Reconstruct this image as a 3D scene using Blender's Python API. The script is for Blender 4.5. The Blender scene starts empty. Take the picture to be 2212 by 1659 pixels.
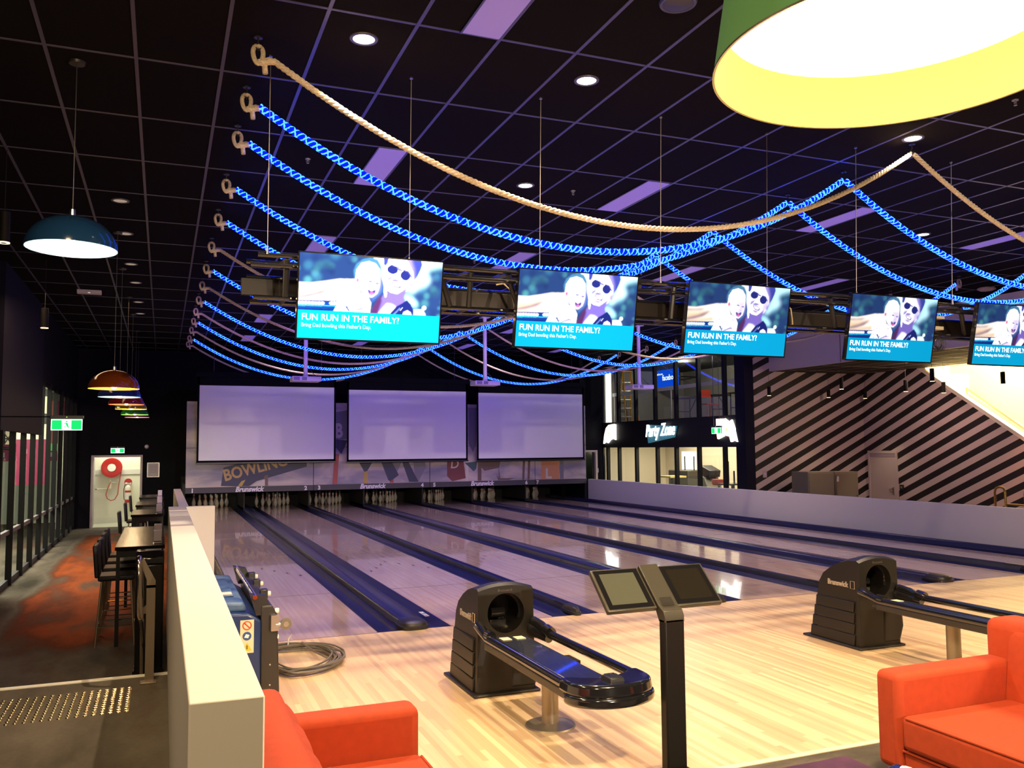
import bpy, bmesh, math, random
from mathutils import Vector, Matrix
random.seed(7)
S = bpy.context.scene
COL = S.collection
PI = math.pi
CAM = Vector((-2.5674, -7.9198, 1.6842)); YAW, PITCH, ROLL, FPX = 0.384097, 0.072561, -0.008286, 1866.0
# ---------- camera geometry (only used to read real-world sizes off the photograph) ----------
_d = Vector((math.sin(YAW)*math.cos(PITCH), math.cos(YAW)*math.cos(PITCH), math.sin(PITCH)))
_r0 = Vector((math.cos(YAW), -math.sin(YAW), 0)); _u0 = _r0.cross(_d)
_r = _r0*math.cos(ROLL)+_u0*math.sin(ROLL); _u = -_r0*math.sin(ROLL)+_u0*math.cos(ROLL)
def at(x, y, ax, val):
    v = _d+_r*((x-1106)/FPX)-_u*((y-829.5)/FPX)
    return CAM+v*((val-CAM[ax])/v[ax])
aX = lambda x, y, v: at(x, y, 0, v)
aY = lambda x, y, v: at(x, y, 1, v)
aZ = lambda x, y, v: at(x, y, 2, v)
# ---------- materials ----------
MATS = {}
def nt(m): return m.node_tree.nodes, m.node_tree.links
def mat(name, col, rough=.6, metal=0., spec=.5, emit=None, es=1., trans=0., coat=0., noise=0., nscale=8., bump=0., bscale=60., stretch=None, col2=None):
    if name in MATS: return MATS[name]
    m = bpy.data.materials.new(name); m.use_nodes = True; n, l = nt(m); b = n['Principled BSDF']
    b.inputs['Base Color'].default_value = (*col, 1); b.inputs['Roughness'].default_value = rough
    b.inputs['Metallic'].default_value = metal; b.inputs['Specular IOR Level'].default_value = spec
    b.inputs['Coat Weight'].default_value = coat
    if trans: b.inputs['Transmission Weight'].default_value = trans
    if emit: b.inputs['Emission Color'].default_value = (*emit, 1); b.inputs['Emission Strength'].default_value = es
    if noise or bump:
        tc = n.new('ShaderNodeTexCoord'); mp = n.new('ShaderNodeMapping'); l.new(tc.outputs['Object'], mp.inputs[0])
        if stretch: mp.inputs['Scale'].default_value = stretch
    if noise:
        t = n.new('ShaderNodeTexNoise'); t.inputs['Scale'].default_value = nscale; t.inputs['Detail'].default_value = 5
        l.new(mp.outputs[0], t.inputs[0]); r = n.new('ShaderNodeValToRGB')
        c2 = col2 or tuple(max(0, c*(1-noise)) for c in col); c1 = col if col2 else tuple(min(1, c*(1+noise)) for c in col)
        r.color_ramp.elements[0].position = .35; r.color_ramp.elements[1].position = .65
        r.color_ramp.elements[0].color = (*c2, 1); r.color_ramp.elements[1].color = (*c1, 1)
        l.new(t.outputs[0], r.inputs[0]); l.new(r.outputs[0], b.inputs['Base Color'])
    if bump:
        t = n.new('ShaderNodeTexNoise'); t.inputs['Scale'].default_value = bscale; l.new(mp.outputs[0], t.inputs[0])
        bp = n.new('ShaderNodeBump'); bp.inputs['Strength'].default_value = bump; bp.inputs['Distance'].default_value = .01
        l.new(t.outputs[0], bp.inputs['Height']); l.new(bp.outputs[0], b.inputs['Normal'])
    MATS[name] = m; return m
def emi(name, col, s=1.):
    if name in MATS: return MATS[name]
    m = bpy.data.materials.new(name); m.use_nodes = True; n, l = nt(m); n.remove(n['Principled BSDF'])
    e = n.new('ShaderNodeEmission'); e.inputs[0].default_value = (*col, 1); e.inputs[1].default_value = s
    l.new(e.outputs[0], n['Material Output'].inputs[0]); MATS[name] = m; return m
def srgb(r, g, b):
    f = lambda c: (c/255/12.92) if c <= 10 else ((c/255+.055)/1.055)**2.4
    return (f(r), f(g), f(b))
def wood(name, c1, c2, rough, axis_w, board=.0266, length=1.4, coat=0.):
    m = bpy.data.materials.new(name); m.use_nodes = True; n, l = nt(m); b = n['Principled BSDF']
    g = n.new('ShaderNodeNewGeometry'); sp = n.new('ShaderNodeSeparateXYZ'); l.new(g.outputs['Position'], sp.inputs[0])
    def M(op, a, bb=None, c=None):
        q = n.new('ShaderNodeMath'); q.operation = op
        for i, v in enumerate((a, bb, c)):
            if v is None: continue
            if isinstance(v, (int, float)): q.inputs[i].default_value = v
            else: l.new(v, q.inputs[i])
        return q.outputs[0]
    bi = M('FLOOR', M('DIVIDE', sp.outputs[0], board))
    wn = n.new('ShaderNodeTexWhiteNoise'); wn.noise_dimensions = '1D'; l.new(bi, wn.inputs['W'])
    li = M('FLOOR', M('ADD', M('DIVIDE', sp.outputs[1], length), M('MULTIPLY', wn.outputs[0], 9.0)))
    cm = n.new('ShaderNodeCombineXYZ'); l.new(bi, cm.inputs[0]); l.new(li, cm.inputs[1])
    w2 = n.new('ShaderNodeTexWhiteNoise'); w2.noise_dimensions = '2D'; l.new(cm.outputs[0], w2.inputs['Vector'])
    cg = n.new('ShaderNodeCombineXYZ'); l.new(M('MULTIPLY', sp.outputs[0], 90.), cg.inputs[0]); l.new(M('MULTIPLY', sp.outputs[1], 3.), cg.inputs[1]); l.new(M('MULTIPLY', w2.outputs[0], 20.), cg.inputs[2])
    no = n.new('ShaderNodeTexNoise'); no.inputs['Scale'].default_value = 1.; no.inputs['Detail'].default_value = 3.; l.new(cg.outputs[0], no.inputs[0])
    f = M('ADD', M('MULTIPLY', w2.outputs[0], .62), M('MULTIPLY', no.outputs[0], .38))
    r = n.new('ShaderNodeValToRGB'); r.color_ramp.elements[0].position = .15; r.color_ramp.elements[1].position = .8
    r.color_ramp.elements[0].color = (*c1, 1); r.color_ramp.elements[1].color = (*c2, 1); l.new(f, r.inputs[0]); l.new(r.outputs[0], b.inputs['Base Color'])
    b.inputs['Roughness'].default_value = rough; b.inputs['Coat Weight'].default_value = coat; b.inputs['Coat Roughness'].default_value = .03
    MATS[name] = m; return m
def grid_ceiling(name, tile, line, w, x0, dx, y0, dy):
    m = bpy.data.materials.new(name); m.use_nodes = True; n, l = nt(m); b = n['Principled BSDF']
    g = n.new('ShaderNodeNewGeometry'); no = n.new('ShaderNodeTexNoise'); no.inputs['Scale'].default_value = 120.; l.new(g.outputs['Position'], no.inputs[0])
    r = n.new('ShaderNodeValToRGB'); r.color_ramp.elements[0].color = (*[c*.6 for c in tile], 1); r.color_ramp.elements[1].color = (*[c*1.4 for c in tile], 1)
    l.new(no.outputs[0], r.inputs[0]); l.new(r.outputs[0], b.inputs['Base Color']); b.inputs['Roughness'].default_value = .95; b.inputs['Specular IOR Level'].default_value = .05
    MATS[name] = m; return m
# ---------- mesh builder ----------
class MB:
    def __init__(s): s.v = []; s.f = []; s.m = []; s.mi = 0; s.sm = []; s.smooth = True
    def add(s, vs, fs, smooth=None):
        o = len(s.v); s.v += [tuple(v) for v in vs]; s.f += [tuple(i+o for i in f) for f in fs]; s.m += [s.mi]*len(fs)
        s.sm += [s.smooth if smooth is None else smooth]*len(fs); return s
    def box(s, x0, x1, y0, y1, z0, z1, M=None):
        vs = [Vector((x, y, z)) for z in (z0, z1) for y in (y0, y1) for x in (x0, x1)]
        if M is not None: vs = [M @ v for v in vs]
        return s.add(vs, [(0, 2, 3, 1), (4, 5, 7, 6), (0, 1, 5, 4), (2, 6, 7, 3), (0, 4, 6, 2), (1, 3, 7, 5)])
    def tube(s, pts, r, n=8, closed=False, caps=True):
        pts = [Vector(p) for p in pts]; N = len(pts); rr = r if isinstance(r, (list, tuple)) else [r]*N
        vs = []; prev = None
        for i, p in enumerate(pts):
            a = pts[(i-1) % N] if (closed or i > 0) else p; b = pts[(i+1) % N] if (closed or i < N-1) else p
            t = (b-a)
            t = t.normalized() if t.length > 1e-9 else Vector((0, 0, 1))
            if prev is None:
                up = Vector((0, 0, 1)) if abs(t.z) < .9 else Vector((1, 0, 0)); nn = (up-t*up.dot(t)).normalized()
            else:
                nn = prev-t*prev.dot(t); nn = nn.normalized() if nn.length > 1e-6 else prev
            prev = nn; bb = t.cross(nn)
            for k in range(n):
                a_ = 2*PI*k/n; vs.append(p+(nn*math.cos(a_)+bb*math.sin(a_))*rr[i])
        fs = []
        for i in range(N if closed else N-1):
            j = (i+1) % N
            for k in range(n): fs.append((i*n+k, i*n+(k+1) % n, j*n+(k+1) % n, j*n+k))
        if caps and not closed: fs += [tuple(range(n))[::-1], tuple((N-1)*n+k for k in range(n))]
        return s.add(vs, fs)
    def cyl(s, p0, p1, r0, r1=None, n=16): return s.tube([p0, p1], [r0, r0 if r1 is None else r1], n)
    def lathe(s, prof, c=(0, 0, 0), n=24, M=None, caps=True):
        vs = []
        for r, z in prof:
            for k in range(n):
                a = 2*PI*k/n; v = Vector((r*math.cos(a), r*math.sin(a), z))
                if M is not None: v = M @ v
                vs.append(v+Vector(c))
        fs = [(i*n+k, i*n+(k+1) % n, (i+1)*n+(k+1) % n, (i+1)*n+k) for i in range(len(prof)-1) for k in range(n)]
        if caps:
            if prof[0][0] > 1e-5: fs.append(tuple(range(n))[::-1])
            if prof[-1][0] > 1e-5: fs.append(tuple((len(prof)-1)*n+k for k in range(n)))
        return s.add(vs, fs)
    def prism(s, poly, f0, f1):
        """poly: 2-D points; f0, f1: functions (a, b) -> 3-D for the two faces"""
        n = len(poly); vs = [f0(*p) for p in poly]+[f1(*p) for p in poly]
        ar = sum(poly[i][0]*poly[(i+1) % n][1]-poly[(i+1) % n][0]*poly[i][1] for i in range(n))
        fs = [tuple(range(n))[::-1], tuple(range(n, 2*n))]+[(i, (i+1) % n, n+(i+1) % n, n+i) for i in range(n)]
        return s.add(vs, fs)
    def quad(s, *ps): return s.add(ps, [tuple(range(len(ps)))])
    def sphere(s, c, r, n=12, sc=(1, 1, 1)):
        prof = [(max(1e-6, r*math.sin(PI*i/n)), -r*math.cos(PI*i/n)) for i in range(n+1)]
        M = Matrix.Diagonal((*sc, 1)); return s.lathe(prof, c, max(8, n), M, caps=False)
    def build(s, name, mats, parent=None, bevel=0., seg=2, auto=.6, loc=None, fix=True):
        me = bpy.data.meshes.new(name); me.from_pydata(s.v, [], s.f)
        if not isinstance(mats, (list, tuple)): mats = [mats]
        for m in mats: me.materials.append(m)
        me.polygons.foreach_set('material_index', s.m); me.polygons.foreach_set('use_smooth', s.sm)
        if fix:
            bm = bmesh.new(); bm.from_mesh(me); bmesh.ops.recalc_face_normals(bm, faces=bm.faces); bm.to_mesh(me); bm.free()
        me.set_sharp_from_angle(angle=auto); me.update()
        o = bpy.data.objects.new(name, me); COL.objects.link(o)
        if parent: o.parent = parent
        if loc: o.location = loc
        if bevel:
            b = o.modifiers.new('bevel', 'BEVEL'); b.width = bevel; b.segments = seg; b.limit_method = 'ANGLE'; b.angle_limit = .6; b.harden_normals = False
        return o
def tag(o, label=None, cat=None, group=None, kind=None):
    if label: o['label'] = label
    if cat: o['category'] = cat
    if group: o['group'] = group
    if kind: o['kind'] = kind
    return o
def thing(name, label, cat, loc=(0, 0, 0), rz=0., group=None):
    o = bpy.data.objects.new(name, None); COL.objects.link(o); o.location = loc; o.rotation_euler = (0, 0, rz); o.empty_display_size = .1
    return tag(o, label, cat, group)
def struct(name, mb, m, bevel=0., parent=None):
    o = mb.build(name, m, parent, bevel)
    if not parent: o['kind'] = 'structure'
    return o
def bx(*a, M=None): return MB().box(*a, M=M)
def dup(o, loc=None, rz=None, label=None, group=None, parent=None):
    c = o.copy(); COL.objects.link(c)
    if parent: c.parent = parent
    if loc is not None: c.location = loc
    if rz is not None: c.rotation_euler = (0, 0, rz)
    if label: c['label'] = label
    if group: c['group'] = group
    for ch in list(o.children): dup(ch, parent=c)
    return c
def text(name, body, size, m, parent, M, extrude=.002, offset=0., shear=0., align='LEFT', sx=1.):
    cu = bpy.data.curves.new(name, 'FONT'); cu.body = body; cu.size = size; cu.extrude = extrude; cu.offset = offset; cu.shear = shear
    cu.align_x = align; cu.resolution_u = 3
    t = bpy.data.objects.new('tmp', cu); COL.objects.link(t)
    dg = bpy.context.evaluated_depsgraph_get(); me = bpy.data.meshes.new_from_object(t.evaluated_get(dg))
    bpy.data.objects.remove(t); me.name = name
    me.transform(M @ Matrix.Diagonal((sx, 1, 1, 1))); me.materials.clear(); me.materials.append(m)
    o = bpy.data.objects.new(name, me); COL.objects.link(o); o.parent = parent; return o
# frame with x right, y up, z out of a vertical face
def face_my(x, y, z): return Matrix(((1, 0, 0, x), (0, 0, -1, y), (0, 1, 0, z), (0, 0, 0, 1)))     # faces -Y
def face_mx(x, y, z): return Matrix(((0, 0, -1, x), (-1, 0, 0, y), (0, 1, 0, z), (0, 0, 0, 1)))    # faces -X
def lamp(kind, loc, energy, col, size=.1, target=None, spot=None, blend=.5, sy=None, name='light'):
    L = bpy.data.lights.new(name, kind); L.energy = energy; L.color = col
    if kind == 'AREA':
        L.size = size
        if sy: L.shape = 'RECTANGLE'; L.size_y = sy
    else: L.shadow_soft_size = size
    if kind == 'SPOT': L.spot_size = spot; L.spot_blend = blend
    o = bpy.data.objects.new(name, L); COL.objects.link(o); o.location = loc
    if target is not None: o.rotation_euler = (Vector(target)-Vector(loc)).to_track_quat('-Z', 'Y').to_euler()
    return o

# ---------- common materials ----------
WHITEP = mat('white_paint', (.80, .77, .73), .55)
BLACKW = mat('black_wall_paint', (.0045, .0045, .007), .8, spec=.15)
NAVYW = mat('navy_wall_paint', (.006, .006, .018), .8, spec=.2)
BLACKM = mat('black_metal', (.012, .012, .013), .35, spec=.6)
BLACKG = mat('glossy_black_plastic', (.010, .010, .012), .12, coat=.6)
BLACKP = mat('satin_black_plastic', (.022, .020, .019), .38)
CHARC = mat('charcoal_plastic', (.0065, .0058, .0052), .45, bump=.05, bscale=300)
STEEL = mat('brushed_steel', (.55, .53, .50), .3, metal=1.)
CHROME = mat('chrome', (.75, .75, .76), .12, metal=1.)
GREYM = mat('grey_metal', (.33, .32, .31), .45, metal=.6)
GUTTER = mat('gutter_plastic', (.014, .015, .055), .33)
DIVTOP = mat('divider_plastic', (.026, .028, .07), .25)
GRID = mat('ceiling_grid', (.075, .07, .13), .35)
TILE = grid_ceiling('ceiling_tile', (.010, .0085, .0085), None, 0, 0, 0, 0, 0)
LANEW = wood('lane_wood', srgb(208, 176, 156), srgb(226, 200, 180), .14, 0, coat=.45)
APPW = wood('approach_wood', srgb(212, 174, 130), srgb(240, 212, 166), .33, 0, board=.036, length=1.2, coat=0.)
ROPE = mat('natural_rope', (.62, .50, .36), .8, noise=.2, nscale=60)
LEDB = emi('blue_led_strand', (.0, .002, 1.), 9.)
LEDC = emi('bright_led_core', (.06, .27, 1.), 3.3)
ORANGE = mat('orange_red_fabric', (.42, .047, .008), .8, noise=.06, nscale=25, bump=.12, bscale=900)
CREAM = mat('cream_wall', (.72, .72, .58), .6)
def carpet(name, base, pal, sx, sy):
    m = bpy.data.materials.new(name); m.use_nodes = True; n, l = nt(m); b = n['Principled BSDF']
    g = n.new('ShaderNodeNewGeometry')
    mp = n.new('ShaderNodeMapping'); mp.inputs['Scale'].default_value = (sx, sy, 1); l.new(g.outputs['Position'], mp.inputs[0])
    t = n.new('ShaderNodeTexNoise'); t.inputs['Scale'].default_value = 1.; t.inputs['Detail'].default_value = 6.; t.inputs['Roughness'].default_value = .6; l.new(mp.outputs[0], t.inputs[0])
    r = n.new('ShaderNodeValToRGB')
    while len(r.color_ramp.elements) < len(pal): r.color_ramp.elements.new(.5)
    for i, (p, c) in enumerate(pal): r.color_ramp.elements[i].position = p; r.color_ramp.elements[i].color = (*c, 1)
    if sy < .5:
        sp = n.new('ShaderNodeSeparateXYZ'); l.new(g.outputs['Position'], sp.inputs[0])
        def rng(o, a, b):
            q = n.new('ShaderNodeMapRange'); q.inputs[1].default_value = a; q.inputs[2].default_value = b; l.new(o, q.inputs[0]); return q.outputs[0]
        def mul(a, b, op='MULTIPLY'):
            q = n.new('ShaderNodeMath'); q.operation = op; l.new(a, q.inputs[0])
            if isinstance(b, float): q.inputs[1].default_value = b
            else: l.new(b, q.inputs[1])
            return q.outputs[0]
        mk = mul(mul(rng(sp.outputs[1], 2.2, 4.2), rng(sp.outputs[1], 17.6, 16.6)), rng(sp.outputs[0], -4.5, -4.25))
        l.new(mul(mul(mk, .35, 'MULTIPLY'), mul(t.outputs[0], -.19, 'ADD'), 'ADD'), r.inputs[0])
    else: l.new(t.outputs[0], r.inputs[0])
    mp2 = n.new('ShaderNodeMapping'); mp2.inputs['Scale'].default_value = (25, 200, 1); l.new(g.outputs['Position'], mp2.inputs[0])
    t2 = n.new('ShaderNodeTexNoise'); t2.inputs['Scale'].default_value = 1.; l.new(mp2.outputs[0], t2.inputs[0])
    mx = n.new('ShaderNodeMixRGB'); mx.blend_type = 'MULTIPLY'; mx.inputs[0].default_value = .45; l.new(r.outputs[0], mx.inputs[1]); l.new(t2.outputs[0], mx.inputs[2])
    l.new(mx.outputs[0], b.inputs['Base Color']); b.inputs['Roughness'].default_value = .95; b.inputs['Specular IOR Level'].default_value = .1
    MATS[name] = m; return m
CARPG = carpet('grey_carpet', None, [(.3, (.08, .07, .055)), (.5, (.12, .105, .085)), (.66, (.20, .175, .14))], 1.2, 3.5)
CARPO = carpet('grey_and_orange_carpet', None, [(.15, (.07, .06, .045)), (.36, (.20, .17, .13)), (.45, (.16, .11, .08)), (.54, (.22, .06, .025)), (.66, (.46, .10, .026)), (.78, (.15, .10, .07))], .9, .33)

# ================= SETTING =================
CZ = 4.57
SET = (-5.4, 15.2)
struct('floor', bx(-5.4, 11.0, -14, -4.02, -.12, 0), CARPG)                       # carpet round the seats
struct('floor', bx(-2.36, 9.75, -4.02, -.0, -.12, .0), APPW)                      # approach boards
struct('floor', bx(-5.4, -2.36, -4.02, -.72, -.12, 0), CARPO)                     # walkway, upper level
m_ = MB()
for i, (y, z) in enumerate(((-.72, -.165), (-.42, -.335))): m_.box(-5.4, -2.36, y, y+.31, -.6, z)
struct('floor', m_, CARPG)
struct('floor', bx(-5.4, -2.2, -.12, 21.5, -.62, -.5), CARPO)                      # walkway, lower level
struct('floor', bx(9.75, 17.4, -14, 21.5, -.62, -.5), CARPG)
m_ = bx(-5.0, -2.36, -.80, -.735, .0, .006); struct('trim_1', m_, mat('stair_nosing', (.95, .92, .78), .4))
struct('trim_2', bx(-1.0, 9.6, -4.045, -4.0, -.001, .004), mat('approach_edge_trim', (.8, .72, .5), .4))
# main ceiling with T-bar grid
c = bx(-5.4, 11.95, -14, 19.4, CZ, CZ+.1)
ceil = struct('ceiling', c, TILE)
g = MB(); g.smooth = False
for i in range(-7, 21):
    x = -.404+.6*i
    if x < 11.95: g.box(x-.013, x+.013, -9, 19.3, CZ-.006, CZ)
for j in range(-8, 16):
    y = .07+1.23*j; g.box(-4.9, 11.95, y-.012, y+.012, CZ-.0045, CZ)
g.build('ceiling_grid', GRID, ceil)
struct('wall_left', bx(-5.05, -4.9, -14, 7.0, -.5, CZ), NAVYW)
struct('wall_back', bx(-5.4, 17.4, -14.2, -14, -.6, CZ+.1), mat('dark_brown_wall', (.10, .085, .07), .7))
struct('wall_left', bx(-4.9, -4.83, 7.0, 11.75, 2.0, CZ), NAVYW)                   # bulkhead over the glazing
struct('wall_left', bx(-4.95, -4.83, 11.75, 19.3, 3.12, CZ), BLACKW)
# end wall with the door opening (-4.40 .. -3.10)
m_ = bx(-5.05, -4.43, 19.3, 19.42, -.5, CZ).box(-3.09, 9.6, 19.3, 19.42, -.5, CZ).box(-4.43, -3.09, 19.3, 19.42, 1.52, CZ)
struct('wall_front', m_, BLACKW)
struct('floor', bx(-5.2, -2.3, 19.3, 20.9, -.5, -.49), mat('corridor_vinyl', (.50, .50, .40), .4))
# corridor behind door 1
m_ = bx(-5.3, -2.2, 20.9, 21.0, -.5, 2.4)
m_.box(-5.3, -5.2, 19.42, 20.9, -.5, 2.4).box(-2.3, -2.2, 19.42, 20.9, -.5, 2.4).box(-5.3, -2.2, 19.42, 21, 2.3, 2.4)
struct('wall_corridor', m_, CREAM)
struct('baseboard_corridor', bx(-5.2, -2.3, 20.86, 20.9, -.5, -.32), mat('cream_skirting', (.7, .7, .58), .5))
struct('trim_3', bx(-5.2, -2.3, 20.87, 20.9, .95, 1.1), mat('cream_rail', (.62, .60, .52), .5))
lamp('AREA', (-3.7, 20.2, 2.25), 52, (1., .97, .78), 1.0, (-3.7, 20.2, 0), name='corridor_ceiling_light')
d = bpy.data.objects.new('door_1', None); COL.objects.link(d); d['kind'] = 'structure'; d.location = (-3.76, 19.3, -.5)
FRM = mat('door_frame_paint', (.62, .52, .50), .5)
f = MB().box(-.67, -.61, -.05, .14, 0, 2.04).box(.61, .67, -.05, .14, 0, 2.04).box(-.61, .61, -.05, .14, 1.98, 2.04)
f.build('door_frame', FRM, d, .004)
DL = MB(); Mr = Matrix.Translation((-.6, .1, 0)) @ Matrix.Rotation(math.radians(92), 4, 'Z')
DL.box(0, .95, 0, .04, .01, 1.97, M=Mr); leaf = DL.build('door_leaf', mat('grey_door_paint', (.45, .45, .40), .5), d, .002)
h = MB().box(.84, .92, -.012, .0, .95, 1.15, M=Mr).box(.78, .9, -.06, -.04, 1.03, 1.06, M=Mr).box(.86, .89, -.06, 0, 1.03, 1.06, M=Mr); h.build('door_handle', CHROME, leaf)
# ---- glazed partition on the left: window_1 with mullions ----
w = bpy.data.objects.new('window_1', None); COL.objects.link(w); w['kind'] = 'structure'; w.location = (-4.87, 7, -.5)
GLASS = bpy.data.materials.new('clear_glass'); GLASS.use_nodes = True; n_, l_ = nt(GLASS); n_.remove(n_['Principled BSDF'])
tb = n_.new('ShaderNodeBsdfTransparent'); gb = n_.new('ShaderNodeBsdfGlossy'); gb.inputs['Roughness'].default_value = .02; fr = None; ms = n_.new('ShaderNodeMixShader')
tb.inputs[0].default_value = (.9, .93, .92, 1)
ms.inputs[0].default_value = .07; l_.new(tb.outputs[0], ms.inputs[1]); l_.new(gb.outputs[0], ms.inputs[2]); l_.new(ms.outputs[0], n_['Material Output'].inputs[0])
for yy in (8.35, 9.55, 10.75, 11.95, 13.15, 14.35, 15.55, 16.75, 17.95, 7.15, 19.1):
    top = 2.5 if yy < 11.8 else 3.62
    bx(-.03, .06, yy-7-.03, yy-7+.03, .0, top).build('mullion', mat('matt_black_fin', (.006, .006, .006), .7, spec=.2), w)
bx(-.06, .0, 0, 12.3, 3.52, 3.62).build('head_rail', BLACKM, w); bx(-.06, .02, 0, 12.3, 0, .1).build('sill_rail', mat('dark_sill', (.05, .05, .05), .5), w)
bx(-.04, .02, 0, 12.3, .83, .90).build('mid_rail', mat('grey_rail', (.22, .21, .21), .4), w)
bx(-.012, -.006, 0, 12.3, .1, 3.52).build('glass_pane', GLASS, w)
# arcade behind the glass
struct('wall_arcade', bx(-8.1, -8.0, 4, 22, -.5, 3.6).box(-8.1, -5.35, 21.9, 22, -.5, 3.6), mat('arcade_wall', (.66, .72, .55), .6))
struct('floor', bx(-8.1, -5.4, 4, 22, -.62, -.5), CARPO)
struct('ceiling', bx(-8.1, -4.95, 4, 22, 3.6, 3.7), BLACKW)
struct('wall_arcade', bx(-8.1, -4.95, 3.9, 4.0, -.5, 3.6), BLACKW)
lamp('AREA', (-6.6, 10.5, 3.5), 900, (1., .93, .74), 2., (-6.6, 10.5, 0), sy=7., name='arcade_ceiling_light')
# ================= LANES =================
LX = [-1.764, 0., 1.568, 3.332, 4.90, 6.664, 8.232]; LW = 1.054; GW = .235
struct('floor', bx(-2.36, 9.75, 0., 19.3, -.3, -.09), mat('lane_foundation', (.01, .01, .012), .8))
ARROW = mat('arrow_marking', (.05, .025, .02), .4); SEAM = mat('lane_seam', (.10, .05, .04), .5); FOUL = mat('foul_line', (.10, .06, .12), .4)
nth = ['first', 'second', 'third', 'fourth', 'fifth', 'sixth', 'seventh']
lane0 = None
for i, x in enumerate(LX):
    lab = 'polished wooden bowling lane, %s from the left, leading to the pins under number %d' % (nth[i], i+1)
    if lane0 is None:
        L = lane0 = thing('bowling_lane', lab, 'bowling lane', (x, 0, 0), group='lanes side by side')
        bx(0, LW, .004, 19.0, -.05, 0).build('lane_surface', LANEW, L)
        bx(0, LW, -.006, .004, -.02, .0012).build('foul_line', FOUL, L)
        for k in range(7):
            q = k-3; ax = .527+q*.135; ay = 4.85-abs(q)*.29
            MB().add([(ax-.014, ay-.08, .0012), (ax+.014, ay-.08, .0012), (ax, ay+.07, .0012)], [(0, 1, 2)]).build('arrow_marking', ARROW, L, fix=False)
        for yy in (2.35, 5.9, 9.2, 13.3): bx(0, LW, yy, yy+.008, -.01, .001).build('panel_seam', SEAM, L)
        for sx in (0, 1):
            prof = [(0, 0), (.012, 0)]+[(.012+.211*t/8, -.0-.055*math.sin(PI*t/8)**.6) for t in range(1, 8)]+[(.223, 0), (.235, 0), (.235, -.08), (0, -.08)]
            x0 = -GW if sx == 0 else LW
            MB().prism(prof, lambda a, b: (x0+a, 0.0, b), lambda a, b: (x0+a, 18.9, b)).build('gutter', GUTTER, L, auto=.9)
    else:
        dup(lane0, (x, 0, 0), label=lab)
# dividers between gutters; wide ones carry the ball track
STK = mat('sticker_white', (.75, .72, .80), .4); STKB = mat('sticker_cyan', (.10, .40, .55), .4); STKR = mat('sticker_red', (.5, .06, .08), .4)
def divider(x0, x1, h, lab, foot, wide):
    t = thing('lane_divider', lab, 'lane divider', ((x0+x1)/2, 0, 0), group='dividers between the lanes'); w_ = (x1-x0)/2
    if wide:
        prof = [(-w_, -.08), (-w_, h-.02), (-w_+.02, h), (w_-.02, h), (w_, h-.02), (w_, -.08)]
    else:
        prof = [(-w_, -.08), (-w_, h-.03), (-w_*.7, h-.008), (0, h), (w_*.7, h-.008), (w_, h-.03), (w_, -.08)]
    MB().prism(prof, lambda a, b: (a, .2, b), lambda a, b: (a, 18.95, b)).build('divider_cap', DIVTOP, t, auto=.8)
    if foot:
        m = MB(); W = .145 if wide else .05; n = 14
        ring = lambda s, z: [(math.copysign(abs(math.cos(2*PI*k/n))**.6, math.cos(2*PI*k/n))*W*s+( .0), .12+math.copysign(abs(math.sin(2*PI*k/n))**.6, math.sin(2*PI*k/n))*(.17)*s, z) for k in range(n)]
        zs = [(1., .001), (1.0, .03), (.9, .034), (.86, h*.8), (.7, h), (.35, h+.006)]
        vs = []; 
        for s_, z in zs: vs += ring(s_, z)
        fs = [(a*n+k, a*n+(k+1) % n, (a+1)*n+(k+1) % n, (a+1)*n+k) for a in range(len(zs)-1) for k in range(n)]+[tuple(range(n))[::-1], tuple((len(zs)-1)*n+k for k in range(n))]
        m.add(vs, fs).build('end_cap', BLACKP, t)
        if not wide: bx(-w_*.9, w_*.9, .2, .5, .01, h).build('end_ramp', BLACKP, t, .008)
    return t
divider(-2.29, -1.764-GW, .05, 'dark divider between the left white wall and the first lane', False, True)
DV = [(-.71+GW, 0-GW, 'wide flat divider between the first and second lanes, with a rounded black foot', True), (LW+GW, 1.568-GW, 'narrow rounded divider between the second and third lanes', False), (2.622+GW, 3.332-GW, 'wide divider between the third and fourth lanes, ending right of the screen kiosk', True),
      (4.386+GW, 4.90-GW, 'narrow divider between the fourth and fifth lanes', False), (5.954+GW, 6.664-GW, 'wide divider between the fifth and sixth lanes, right of the far ball return', True), (7.718+GW, 8.232-GW, 'narrow divider between the sixth and seventh lanes', False)]
for x0, x1, lab, wd in DV: divider(x0, x1, .07 if wd else .075, lab, True, wd)
divider(9.286+GW, 9.62, .08, 'black divider along the foot of the right hand half wall', False, True)
for x in (-.10, 1.40):
    t = tag(MB().box(x-.0, x+.045, .55, .80, .0015, .003).build('safety_sticker', [STK]), 'small white and blue sticker beside the %s lane near the foul line' % ('second' if x < 0 else 'third'), 'sticker', 'stickers by the gutters')
    MB().box(x+.006, x+.04, .66, .72, .003, .0036).build('blue_patch', STKB, t); MB().box(x+.006, x+.03, .57, .60, .003, .0036).build('red_patch', STKR, t)

# pits
PIT = mat('pit_black', (.008, .008, .009), .8)
pitm = MB()
for x in [-2.0]+[l+LW+GW+.02 for l in LX[:-1]]: pitm.box(x-.02, x+.02, 17.1, 19.1, -.08, .75)
struct('trim_4', pitm, mat('kickback_panel', (.03, .03, .033), .6))
struct('trim_5', bx(-2.05, 9.72, 19.1, 19.2, -.08, .9), PIT)
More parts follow.
